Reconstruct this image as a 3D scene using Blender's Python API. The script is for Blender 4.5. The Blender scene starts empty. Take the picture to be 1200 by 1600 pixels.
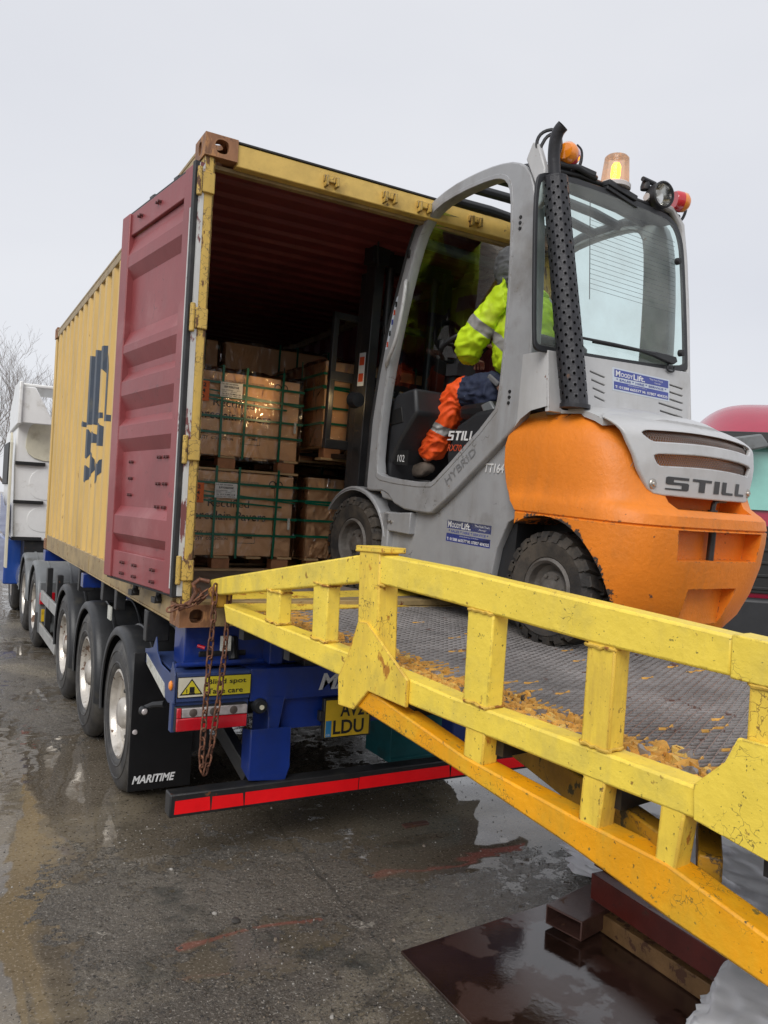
import bpy, bmesh, math, random
from mathutils import Vector, Matrix, noise
R = math.radians
G = 1.26                      # container underside above the yard; most coordinates below are measured from that underside
S = bpy.context.scene
COL = S.collection
random.seed(7)

# ------------------------------------------------------------------ camera, sky, sun, exposure
cam_d = bpy.data.cameras.new('camera'); cam = bpy.data.objects.new('camera', cam_d); COL.objects.link(cam)
YAW, PIT, ROL, FPX = .5115, -.0024, .05566, 1244.
f_ = Vector((math.sin(YAW)*math.cos(PIT), math.cos(YAW)*math.cos(PIT), math.sin(PIT)))
r_ = Vector((math.cos(YAW), -math.sin(YAW), 0)); u_ = r_.cross(f_)
r2 = r_*math.cos(ROL) + u_*math.sin(ROL); u2 = u_*math.cos(ROL) - r_*math.sin(ROL)
cm = Matrix((r2, u2, -f_)).transposed().to_4x4(); cm.translation = Vector((-1.133, -4.133, .6727+G))
cam.matrix_world = cm
cam_d.sensor_fit = 'VERTICAL'; cam_d.sensor_height = 36; cam_d.lens = FPX/1600*36
cam_d.clip_start = .05; cam_d.clip_end = 2000
S.camera = cam
S.render.resolution_x, S.render.resolution_y = 768, 1024
S.view_settings.view_transform = 'Standard'; S.view_settings.look = 'None'
S.view_settings.exposure = .36; S.view_settings.gamma = 1
S.render.engine = 'CYCLES'

W = bpy.data.worlds.new('World'); S.world = W; W.use_nodes = True
wt = W.node_tree; wt.nodes.clear()
def WN(t): return wt.nodes.new(t)
wo = WN('ShaderNodeOutputWorld'); bg = WN('ShaderNodeBackground'); sky = WN('ShaderNodeTexSky')
sky.sky_type = 'NISHITA'; sky.sun_disc = False; sky.sun_elevation = R(42); sky.sun_rotation = R(222)
tc = WN('ShaderNodeTexCoord'); nz = WN('ShaderNodeTexNoise'); nz.inputs['Scale'].default_value = 1.3; nz.inputs['Detail'].default_value = 4
mp = WN('ShaderNodeMapping'); mp.inputs['Scale'].default_value = (1, 1, 2.6)
cr = WN('ShaderNodeValToRGB'); cr.color_ramp.elements[0].position = .3; cr.color_ramp.elements[1].position = .75
cr.color_ramp.elements[0].color = (5.8, 5.92, 6.35, 1); cr.color_ramp.elements[1].color = (6.6, 6.67, 6.95, 1)
mx = WN('ShaderNodeMix'); mx.data_type = 'RGBA'; mx.inputs[0].default_value = .94      # thick cloud deck hides nearly all of the blue
wt.links.new(tc.outputs['Generated'], mp.inputs[0]); wt.links.new(mp.outputs[0], nz.inputs['Vector']); wt.links.new(nz.outputs[0], cr.inputs[0])
wt.links.new(sky.outputs[0], mx.inputs[6]); wt.links.new(cr.outputs[0], mx.inputs[7]); wt.links.new(mx.outputs[2], bg.inputs[0])
bg.inputs[1].default_value = .1
wt.links.new(bg.outputs[0], wo.inputs[0])
sl = bpy.data.lights.new('sun', 'SUN'); sl.energy = 1.5; sl.angle = R(35); sl.color = (1, .97, .93)
so = bpy.data.objects.new('sun', sl); COL.objects.link(so); so.location = (-10, -10, 20)
so.rotation_euler = Vector((-.62, -.55, .72)).to_track_quat('Z', 'Y').to_euler()

# ------------------------------------------------------------------ materials
MATS = {}
def pm(name, col, rough=.5, metal=0., var=.12, vs=6., rust=0., rcol=(.16, .055, .02), rs=14., dirt=0., dcol=(.05, .045, .035),
       bump=0., bs=60., coat=0., stretch=(1, 1, 1), rdet=8., rrough=.8, spec=.5, speck=0., scol=(.06, .05, .025)):
    if name in MATS: return MATS[name]
    m = bpy.data.materials.new(name); m.use_nodes = True; MATS[name] = m
    t = m.node_tree; P = t.nodes['Principled BSDF']; L = t.links.new
    P.inputs['Roughness'].default_value = rough; P.inputs['Metallic'].default_value = metal
    P.inputs['Coat Weight'].default_value = coat; P.inputs['Specular IOR Level'].default_value = spec
    tcn = t.nodes.new('ShaderNodeTexCoord'); mpn = t.nodes.new('ShaderNodeMapping'); mpn.inputs['Scale'].default_value = stretch
    L(tcn.outputs['Object'], mpn.inputs[0])
    def noi(sc, det=5, off=0.):
        n = t.nodes.new('ShaderNodeTexNoise'); n.inputs['Scale'].default_value = sc; n.inputs['Detail'].default_value = det
        n.inputs['Roughness'].default_value = .62
        if off:
            mm = t.nodes.new('ShaderNodeMapping'); mm.inputs['Location'].default_value = (off, off*2, off*3); L(mpn.outputs[0], mm.inputs[0]); L(mm.outputs[0], n.inputs['Vector'])
        else: L(mpn.outputs[0], n.inputs['Vector'])
        return n.outputs[0]
    def ramp(src, a, b):
        r = t.nodes.new('ShaderNodeMapRange'); r.inputs[1].default_value = a; r.inputs[2].default_value = b; L(src, r.inputs[0]); return r.outputs[0]
    def mix(fac, a, b):
        x = t.nodes.new('ShaderNodeMix'); x.data_type = 'RGBA'
        if isinstance(fac, float): x.inputs[0].default_value = fac
        else: L(fac, x.inputs[0])
        for i, c in ((6, a), (7, b)):
            if isinstance(c, tuple): x.inputs[i].default_value = (*c[:3], 1)
            else: L(c, x.inputs[i])
        return x.outputs[2]
    c = mix(ramp(noi(vs, 6), .3, .7), tuple(v*(1-var) for v in col), tuple(min(1, v*(1+var)) for v in col))
    rr = None
    if dirt:
        d = ramp(noi(vs*.7, 10, 3.1), .62-dirt*.3, .80-dirt*.2); c = mix(d, c, dcol); rr = d
    if rust:
        k = ramp(noi(rs, rdet, 7.7), .70-rust*.3, .735-rust*.3); c = mix(k, c, rcol)
        q = t.nodes.new('ShaderNodeMapRange'); q.inputs[3].default_value = rough; q.inputs[4].default_value = rrough; L(k, q.inputs[0]); L(q.outputs[0], P.inputs['Roughness'])
        if metal:
            q = t.nodes.new('ShaderNodeMapRange'); q.inputs[3].default_value = metal; q.inputs[4].default_value = 0; L(k, q.inputs[0]); L(q.outputs[0], P.inputs['Metallic'])
    if speck:
        c = mix(ramp(noi(75, 12, 5.5), .72-speck*.16, .76-speck*.16), c, scol)
    L(c, P.inputs['Base Color'])
    if bump:
        b = t.nodes.new('ShaderNodeBump'); b.inputs['Strength'].default_value = min(1, bump); b.inputs['Distance'].default_value = .004
        L(noi(bs, 8, 1.3), b.inputs['Height']); L(b.outputs[0], P.inputs['Normal'])
    return m
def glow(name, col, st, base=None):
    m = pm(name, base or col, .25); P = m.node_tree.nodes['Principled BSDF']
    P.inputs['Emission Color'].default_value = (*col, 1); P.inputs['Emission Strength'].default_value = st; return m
def glassm(name, tint=(.8, .93, .9), refl=1., ior=1.5, dust=0.):
    m = bpy.data.materials.new(name); m.use_nodes = True; t = m.node_tree; t.nodes.clear(); L = t.links.new
    o = t.nodes.new('ShaderNodeOutputMaterial'); tr = t.nodes.new('ShaderNodeBsdfTransparent'); tr.inputs[0].default_value = (*tint, 1)
    gl = t.nodes.new('ShaderNodeBsdfGlossy'); gl.inputs['Roughness'].default_value = .02; fr = t.nodes.new('ShaderNodeFresnel'); fr.inputs[0].default_value = ior
    mu = t.nodes.new('ShaderNodeMath'); mu.operation = 'MULTIPLY'; mu.inputs[1].default_value = refl; L(fr.outputs[0], mu.inputs[0])
    mxs = t.nodes.new('ShaderNodeMixShader'); L(mu.outputs[0], mxs.inputs[0]); L(tr.outputs[0], mxs.inputs[1]); L(gl.outputs[0], mxs.inputs[2])
    out = mxs.outputs[0]
    if dust:
        df = t.nodes.new('ShaderNodeBsdfDiffuse'); df.inputs[0].default_value = (.45, .47, .45, 1)
        n = t.nodes.new('ShaderNodeTexNoise'); n.inputs['Scale'].default_value = 5; n.inputs['Detail'].default_value = 10
        tcn = t.nodes.new('ShaderNodeTexCoord'); L(tcn.outputs['Object'], n.inputs['Vector'])
        mr = t.nodes.new('ShaderNodeMapRange'); mr.inputs[1].default_value = .3; mr.inputs[2].default_value = .8; mr.inputs[4].default_value = dust; L(n.outputs[0], mr.inputs[0])
        m2 = t.nodes.new('ShaderNodeMixShader'); L(mr.outputs[0], m2.inputs[0]); L(out, m2.inputs[1]); L(df.outputs[0], m2.inputs[2]); out = m2.outputs[0]
    L(out, o.inputs[0]); return m

yel_cont = pm('container_yellow', (.68, .45, .145), .5, var=.16, vs=3, rust=.10, rs=18, dirt=.25, dcol=(.46, .31, .11), bump=.3, bs=25, stretch=(1, 1, .25))
yel_post = pm('container_post_yellow', (.62, .41, .09), .5, var=.2, vs=9, rust=.40, rs=22, rcol=(.13, .06, .03), bump=.8, bs=40, stretch=(1, 1, .3))
mar_out = pm('door_red', (.27, .058, .062), .42, var=.14, vs=2.5, rust=.05, rs=30, dirt=.3, dcol=(.36, .14, .14), speck=.1, bump=.3, bs=18)
mar_in = pm('interior_maroon', (.20, .04, .048), .5, var=.2, vs=4, bump=.2)
cast_m = pm('corner_casting', (.26, .12, .055), .55, var=.35, vs=14, rust=.5, rs=9, rcol=(.45, .22, .09), bump=.9, bs=40, stretch=(1, 1, .35))
sill_m = pm('bottom_rail', (.36, .26, .12), .5, var=.25, vs=7, rust=.25, dirt=.4, dcol=(.22, .15, .08), bump=.5)
floor_wood = pm('container_floor', (.24, .19, .15), .6, var=.4, vs=10, bump=.5, stretch=(1, .15, 1))
rubber = pm('rubber', (.018, .018, .019), .55, var=.3, vs=12, dirt=.2, dcol=(.05, .047, .042), bump=.4, bs=90)
tyre_m = pm('tyre_rubber', (.035, .034, .034), .5, var=.35, vs=9, dirt=.45, dcol=(.10, .095, .085), bump=.5, bs=70)
tyre_fk = pm('forklift_tyre_rubber', (.03, .028, .027), .75, var=.4, vs=12, dirt=.7, dcol=(.085, .07, .055), bump=.8, bs=50)
blackp = pm('black_plastic', (.02, .021, .023), .42, var=.25, vs=10, dirt=.15, bump=.2)
flapm = pm('mudflap_rubber', (.006, .006, .007), .35, var=.2, bump=.2, bs=30)
steelk = pm('black_steel', (.02, .02, .021), .4, var=.3, vs=12, rust=.12, dirt=.2, bump=.3)
blue = pm('trailer_blue', (.008, .032, .21), .3, var=.2, vs=5, dirt=.22, dcol=(.035, .04, .07), coat=.4, bump=.1)
rimw = pm('rim_dirty_silver', (.62, .58, .52), .3, metal=.45, var=.2, vs=7, rust=.36, rs=9, rcol=(.14, .08, .05), dirt=.3, dcol=(.2, .17, .13), bump=.3)
white = pm('white_paint', (.82, .82, .8), .3, var=.04, dirt=.1, dcol=(.5, .48, .42), coat=.3)
cream = pm('cream_paint', (.66, .62, .48), .4, var=.08, dirt=.3, dcol=(.45, .40, .28))
greym = pm('grey_plastic', (.16, .17, .175), .35, var=.12, dirt=.2)
refl_w = pm('reflective_white', (.62, .62, .56), .35, var=.2, vs=30, dirt=.3, dcol=(.3, .27, .2))
redr = glow('reflective_red_glow', (.9, .01, .015), .12, (.72, .006, .01))  # tape is no lamp; a faint glow is put into its red
redl = pm('red_lens', (.55, .01, .02), .12, var=.15, coat=1)
clrl = pm('clear_lens', (.42, .38, .37), .12, var=.35, vs=20, coat=1)
amb = pm('amber_lens', (.85, .25, .01), .15, var=.1, coat=1)
sign_y = pm('sign_yellow', (.62, .52, .03), .35, var=.1, dirt=.15, dcol=(.4, .35, .1))
sign_w = pm('sign_cream', (.62, .58, .46), .4, var=.15, rust=.15, rcol=(.4, .25, .12))
plate_y = pm('number_plate_yellow', (.72, .46, .02), .35, var=.12, dirt=.2)
ink = pm('ink_black', (.012, .012, .012), .5, var=.05)
inkw = pm('lettering_white', (.72, .72, .72), .4, var=.08, dirt=.15, dcol=(.4, .4, .4))
inkb = pm('lettering_charcoal', (.05, .05, .052), .45, var=.1)
inkr = pm('lettering_red', (.55, .08, .03), .4)
euro = pm('band_blue', (.03, .22, .45), .4)
logo_m = pm('logo_navy', (.045, .06, .085), .5, var=.15, vs=8, dirt=.15, dcol=(.12, .12, .1))
chain_m = pm('rusty_chain', (.14, .06, .035), .65, metal=.2, var=.45, vs=30, rust=.5, rs=40, rcol=(.24, .10, .05), bump=.8, bs=90)
rampy = pm('ramp_pale_yellow', (.92, .69, .085), .42, var=.08, vs=5, rust=.19, rs=15, rdet=15, rcol=(.34, .20, .035), dirt=.4, dcol=(.58, .47, .10), bump=.9, bs=22, speck=.5, scol=(.22, .18, .04))
rampy2 = pm('ramp_yellow_stained', (.90, .64, .075), .42, var=.12, vs=7, rust=.33, rs=10, rdet=15, rcol=(.46, .19, .02), dirt=.3, dcol=(.56, .42, .08), bump=.95, bs=22, speck=.62, stretch=(1, 1, .6))
rampo = pm('ramp_orange', (.88, .38, .008), .4, var=.15, vs=3, rust=.22, rs=26, rdet=14, rcol=(.24, .17, .03), dirt=.5, dcol=(.72, .46, .03), bump=.8, bs=30, speck=.5)
rampo2 = pm('ramp_orange_dark', (.42, .22, .012), .5, var=.3, vs=6, rust=.4, rs=20, rcol=(.10, .08, .03), bump=.6, bs=35)  # darker orange for the braces beneath the deck
mesh_m = pm('deck_mesh_steel', (.27, .25, .24), .30, metal=.35, var=.35, vs=3, rust=.22, rs=9, rcol=(.12, .06, .045), bump=.6, bs=60)
flake_m = pm('flaked_paint', (.66, .35, .07), .6, var=.3, vs=22, rust=.36, rs=34, rcol=(.09, .075, .06), bump=.8, bs=50)
rampw = pm('weld_rust_yellow', (.62, .40, .06), .6, var=.35, vs=30, rust=.5, rs=18, rcol=(.28, .11, .02), bump=1, bs=50)
card = pm('cardboard', (.78, .47, .25), .7, var=.10, vs=3)
wood = pm('pallet_wood', (.50, .33, .17), .65, var=.2, vs=9, bump=.4, stretch=(.3, 1, 2))
woodr = pm('pallet_block_wood', (.40, .18, .085), .7, var=.2, vs=12, bump=.4)
strap = pm('strap_green', (.006, .13, .07), .3, var=.15)
paperw = pm('paper_label', (.78, .78, .76), .5, var=.03)
papero = pm('orange_label', (.85, .16, .02), .5, var=.05)
cinkm = pm('carton_print', (.05, .03, .02), .6, var=.1)
fk_grey = pm('forklift_grey', (.33, .335, .345), .36, var=.1, vs=4, dirt=.3, dcol=(.2, .19, .18), rust=.06, rs=9, rcol=(.18, .12, .08), coat=.15, bump=.15, bs=12)
fk_lgrey = pm('forklift_light_grey', (.50, .50, .50), .36, var=.07, vs=4, dirt=.2, dcol=(.36, .35, .33), rust=.04, rs=12, coat=.15, bump=.12)
fk_org = pm('forklift_orange', (.80, .225, .015), .48, var=.10, vs=3, rust=.075, rs=10, rcol=(.09, .05, .035), dirt=.12, dcol=(.55, .19, .04), coat=.0, bump=.9, bs=38, rdet=12, speck=.15, scol=(.25, .10, .03))
fk_dark = pm('forklift_dark_trim', (.022, .023, .026), .5, var=.2, bump=.25, bs=120)
fk_seat = pm('seat_vinyl', (.012, .012, .013), .45, var=.2, bump=.4)
louver_m = pm('vent_black', (.006, .006, .006), .6)
exh_m = pm('exhaust_guard', (.032, .032, .036), .45, metal=.3, var=.25, vs=9, rust=.10, rcol=(.12, .07, .05), bump=.4, bs=60)
gmesh = pm('grille_wire', (.30, .27, .25), .4, metal=.6, var=.2)
bolt_m = pm('zinc_bolt', (.45, .42, .38), .35, metal=.8, var=.2, rust=.2)
stk_blue = pm('sticker_blue', (.05, .07, .30), .35, var=.08)
stk_sil = pm('sticker_silver', (.55, .60, .66), .3, var=.05)
hivis = pm('hi_vis_yellow', (.62, .86, .015), .65, var=.10, vs=7, dirt=.12, dcol=(.45, .5, .05), bump=.9, bs=11)
hivo = pm('hi_vis_orange', (.92, .10, .01), .65, var=.12, vs=7, bump=.9, bs=12)
refm = pm('reflective_tape', (.34, .33, .32), .4, var=.15, bump=.4)
navy = pm('navy_cloth', (.022, .03, .065), .8, var=.25, vs=12, rust=.12, rs=30, rcol=(.3, .32, .36), bump=.9, bs=14)
hoodg = pm('grey_knit', (.16, .165, .17), .9, var=.2, vs=20, bump=1, bs=60)
bootm = pm('boot_leather', (.12, .095, .075), .75, var=.35, vs=14, bump=.8)
skin = pm('skin', (.55, .30, .22), .5, var=.05)
redt = pm('truck_red', (.36, .012, .045), .25, var=.05, coat=.6)
teal_s = pm('teal_paint', (.02, .17, .19), .4, var=.2, dirt=.3)
darkbar = pm('oxide_red_beam', (.13, .022, .015), .3, var=.25, vs=6, rust=.25, rcol=(.09, .045, .03), coat=.3, bump=.3)
tubem = pm('brown_steel', (.10, .05, .04), .3, var=.3, rust=.3, rcol=(.14, .07, .04), bump=.4)
bagm = pm('woven_bag', (.84, .85, .88), .45, var=.05, vs=5, dirt=.12, dcol=(.5, .5, .52), bump=.5, bs=9)
barkm = pm('bark', (.16, .13, .11), .9, var=.3)
glass_r = glassm('rear_glass', (.82, .98, .94), 1.2, dust=.34)
glass_f = glassm('windscreen_glass', (.62, .70, .68), .75)
glass_t = pm('truck_glass', (.25, .55, .48), .08, var=.05, coat=1)
film = glassm('shrink_film', (.99, .985, .985), 1.5, 1.45)
def film_bump():
    t = film.node_tree; gl = [n for n in t.nodes if n.type == 'BSDF_GLOSSY'][0]; fr = [n for n in t.nodes if n.type == 'FRESNEL'][0]
    gl.inputs['Roughness'].default_value = .08
    tcn = t.nodes.new('ShaderNodeTexCoord'); mpn = t.nodes.new('ShaderNodeMapping'); mpn.inputs['Scale'].default_value = (1.5, 1, .8); mpn.inputs['Rotation'].default_value = (0, .7, 0)
    n = t.nodes.new('ShaderNodeTexNoise'); n.inputs['Scale'].default_value = 6; n.inputs['Detail'].default_value = 2.5; n.inputs['Distortion'].default_value = 1.3
    b = t.nodes.new('ShaderNodeBump'); b.inputs['Strength'].default_value = 1; b.inputs['Distance'].default_value = .035
    t.links.new(tcn.outputs['Object'], mpn.inputs[0]); t.links.new(mpn.outputs[0], n.inputs['Vector']); t.links.new(n.outputs[0], b.inputs['Height'])
    t.links.new(b.outputs[0], gl.inputs['Normal']); t.links.new(b.outputs[0], fr.inputs['Normal'])
film_bump()

def wear(m, edge=0., ecol=(.16, .09, .03), crack=0., ccol=(.05, .04, .03), csc=14, grime=0., gcol=(.3, .27, .09), gst=(9, 9, 1.2), er=.010):
    """worn edges, cracked paint and run marks on top of a pm() paint"""
    t = m.node_tree; P = t.nodes['Principled BSDF']; L = t.links.new; c = P.inputs['Base Color'].links[0].from_socket
    tcn = t.nodes.new('ShaderNodeTexCoord')
    def noi(sc, det=8, off=0., st=(1, 1, 1), rough=.65):
        mm = t.nodes.new('ShaderNodeMapping'); mm.inputs['Location'].default_value = (off, off, off); mm.inputs['Scale'].default_value = st; L(tcn.outputs['Object'], mm.inputs[0])
        n = t.nodes.new('ShaderNodeTexNoise'); n.inputs['Scale'].default_value = sc; n.inputs['Detail'].default_value = det; n.inputs['Roughness'].default_value = rough; L(mm.outputs[0], n.inputs['Vector']); return n
    def rng(src, a, b, c_=0., d=1.):
        q = t.nodes.new('ShaderNodeMapRange'); [setattr(q.inputs[i+1], 'default_value', v) for i, v in enumerate((a, b, c_, d))]; L(src, q.inputs[0]); return q.outputs[0]
    def ma(op, a, b):
        x = t.nodes.new('ShaderNodeMath'); x.operation = op
        for i, v in enumerate((a, b)):
            if isinstance(v, (int, float)): x.inputs[i].default_value = v
            else: L(v, x.inputs[i])
        return x.outputs[0]
    def mix(f, a, b):
        x = t.nodes.new('ShaderNodeMix'); x.data_type = 'RGBA'; L(f, x.inputs[0]); L(a, x.inputs[6]); x.inputs[7].default_value = (*b, 1); return x.outputs[2]
    if grime:
        g = ma('MULTIPLY', rng(noi(1., 6, 2., gst).outputs[0], .46, .66), rng(noi(2.2, 5, 9.).outputs[0], .42, .62)); c = mix(ma('MULTIPLY', g, grime), c, gcol)
    if crack:
        v = t.nodes.new('ShaderNodeTexVoronoi'); v.feature = 'DISTANCE_TO_EDGE'; v.inputs['Scale'].default_value = csc
        n = noi(7, 4, 1.); ad = t.nodes.new('ShaderNodeVectorMath'); ad.operation = 'MULTIPLY_ADD'; ad.inputs[1].default_value = (.16, .16, .16); L(n.outputs['Color'], ad.inputs[0]); L(tcn.outputs['Object'], ad.inputs[2]); L(ad.outputs[0], v.inputs['Vector'])
        k = ma('MULTIPLY', rng(v.outputs['Distance'], .0, .035, 1, 0), rng(noi(4.5, 5, 5.).outputs[0], .62-crack*.2, .66-crack*.2)); c = mix(k, c, ccol)
    if edge:
        bv = t.nodes.new('ShaderNodeBevel'); bv.samples = 4; bv.inputs['Radius'].default_value = er; ge = t.nodes.new('ShaderNodeNewGeometry')
        dt = t.nodes.new('ShaderNodeVectorMath'); dt.operation = 'DOT_PRODUCT'; L(bv.outputs[0], dt.inputs[0]); L(ge.outputs['Normal'], dt.inputs[1])
        e = rng(dt.outputs['Value'], .999, .90); k = ma('MULTIPLY', e, rng(noi(26, 8, 3.).outputs[0], .60-edge*.25, .66-edge*.25)); c = mix(k, c, ecol)
    L(c, P.inputs['Base Color']); return m
wear(rampy, .34, (.24, .15, .03), .15, (.16, .12, .04), 30, .75, (.60, .48, .12)); wear(rampy2, .85, (.46, .20, .03), .3, (.20, .11, .03), 26, .8, (.52, .34, .07))
wear(rampo, .6, (.17, .12, .03), .35, (.16, .12, .03), 32, .8, (.56, .34, .03)); wear(rampo2, .4, (.05, .04, .02), .5)
wear(yel_post, .9, (.06, .04, .03), .8, (.07, .045, .03), 22, .8, (.40, .27, .07)); wear(cast_m, .6, (.38, .2, .1), .5, (.06, .04, .03), 25)
wear(yel_cont, 0, grime=.6, gcol=(.50, .38, .17), gst=(14, 14, .5)); wear(mar_out, .25, (.12, .05, .05), .2, (.12, .05, .05), 9, .45, (.24, .09, .09), (10, 10, .8))
wear(fk_org, .3, (.12, .08, .05), .0, (.2, .08, .03), 9, .55, (.52, .17, .025), (10, 10, 1.5)); wear(fk_grey, .3, (.16, .14, .12), .12, (.14, .13, .12), 8, .7, (.24, .23, .22), (9, 9, 1.2)); wear(fk_lgrey, .22, (.25, .24, .22), 0, grime=.6, gcol=(.38, .37, .35))
wear(blue, .2, (.05, .06, .08), 0, grime=.5, gcol=(.02, .03, .07)); wear(tyre_m, 0, grime=.7, gcol=(.10, .09, .075), gst=(2, 5, 5)); wear(rimw, 0, grime=.6, gcol=(.2, .15, .1), gst=(3, 7, 7))
wear(darkbar, .4, (.2, .07, .05), .2, (.05, .02, .015), 8, .5, (.07, .02, .015)); wear(white, 0, grime=.22, gcol=(.5, .49, .45), gst=(8, 8, .8))

# ------------------------------------------------------------------ things and mesh building
class Thing:
    def __init__(s, name, label, cat, loc=(0, 0, 0), group=None, M=None, local=False):
        s.o = bpy.data.objects.new(name, None); COL.objects.link(s.o)
        s.M = M if M is not None else Matrix.Translation(Vector(loc)+Vector((0, 0, G)))
        s.o.matrix_world = s.M; s.o.empty_display_size = .1
        s.inv = Matrix.Identity(4) if local else s.M.inverted() @ Matrix.Translation((0, 0, G))
        s.o['label'] = label; s.o['category'] = cat
        if group: s.o['group'] = group
def tag(o, label=None, cat=None, group=None, kind=None):
    for k, v in (('label', label), ('category', cat), ('group', group), ('kind', kind)):
        if v: o[k] = v
    return o
SPLIT = {'weld_bead', 'headlight', 'stub_post', 'rear_panel', 'bolster', 'twistlock', 'quarter_panel', 'bumper_strut', 'axle', 'under_brace', 'side_guard', 'landing_leg', 'pallet_block', 'cover_bolt', 'fender_bolt', 'fork', 'plate_lamp',
         'marker_lamp', 'window_bolt', 'cab_hinge', 'top_rail', 'sun_visor', 'rear_panel_relief', 'headlight_unit', 'eye', 'hinge_block', 'winch_gear', 'bottom_rail', 'top_rail_beam', 'bolt_hole', 'tractor_chassis', 'lock_rod_part', 'wheel_nut', 'bulb_dish', 'laces', 'print_mark', 'pallet', 'lower_body', 'lower_beam', 'bottom_chord', 'door_frame', 'mast_part', 'vent', 'lamp_guard'}
def finish(name, me, par, T=None, bevel=0., ang=35, flat=False):
    if name not in SPLIT: return finish1(name, me, par, T, bevel, ang, flat)
    n = len(me.vertices); up = list(range(n))
    def find(i):
        while up[i] != i: up[i] = up[up[i]]; i = up[i]
        return i
    for e in me.edges:
        a, b = find(e.vertices[0]), find(e.vertices[1])
        if a != b: up[a] = b
    groups = {}
    for p in me.polygons: groups.setdefault(find(p.vertices[0]), []).append(p)
    if len(groups) < 2: return finish1(name, me, par, T, bevel, ang, flat)
    first = None
    for ps in groups.values():
        ids = sorted({v for p in ps for v in p.vertices}); mp_ = {v: i for i, v in enumerate(ids)}
        m2 = bpy.data.meshes.new('m'); m2.from_pydata([me.vertices[v].co.copy() for v in ids], [], [[mp_[v] for v in p.vertices] for p in ps])
        for m in me.materials: m2.materials.append(m)
        for q, p in zip(m2.polygons, ps): q.material_index = p.material_index
        o = finish1(name, m2, par, T, bevel, ang, flat); first = first or o
    return first
def finish1(name, me, par, T=None, bevel=0., ang=35, flat=False):
    """par: Thing (its own frame) or (Thing, object) for a sub-part, or None for a top-level mesh"""
    th, po = (par if isinstance(par, tuple) else (par, par.o if par else None))
    if T is not None: me.transform(T)
    me.transform(th.inv if th else Matrix.Translation((0, 0, G)))
    if not flat:
        for p in me.polygons: p.use_smooth = True
        me.set_sharp_from_angle(angle=R(ang))
    o = bpy.data.objects.new(name, me); COL.objects.link(o)
    if po: o.parent = po
    if bevel:
        b = o.modifiers.new('b', 'BEVEL'); b.width = bevel; b.segments = 2; b.limit_method = 'ANGLE'; b.angle_limit = R(40); b.harden_normals = False
    return o
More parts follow.
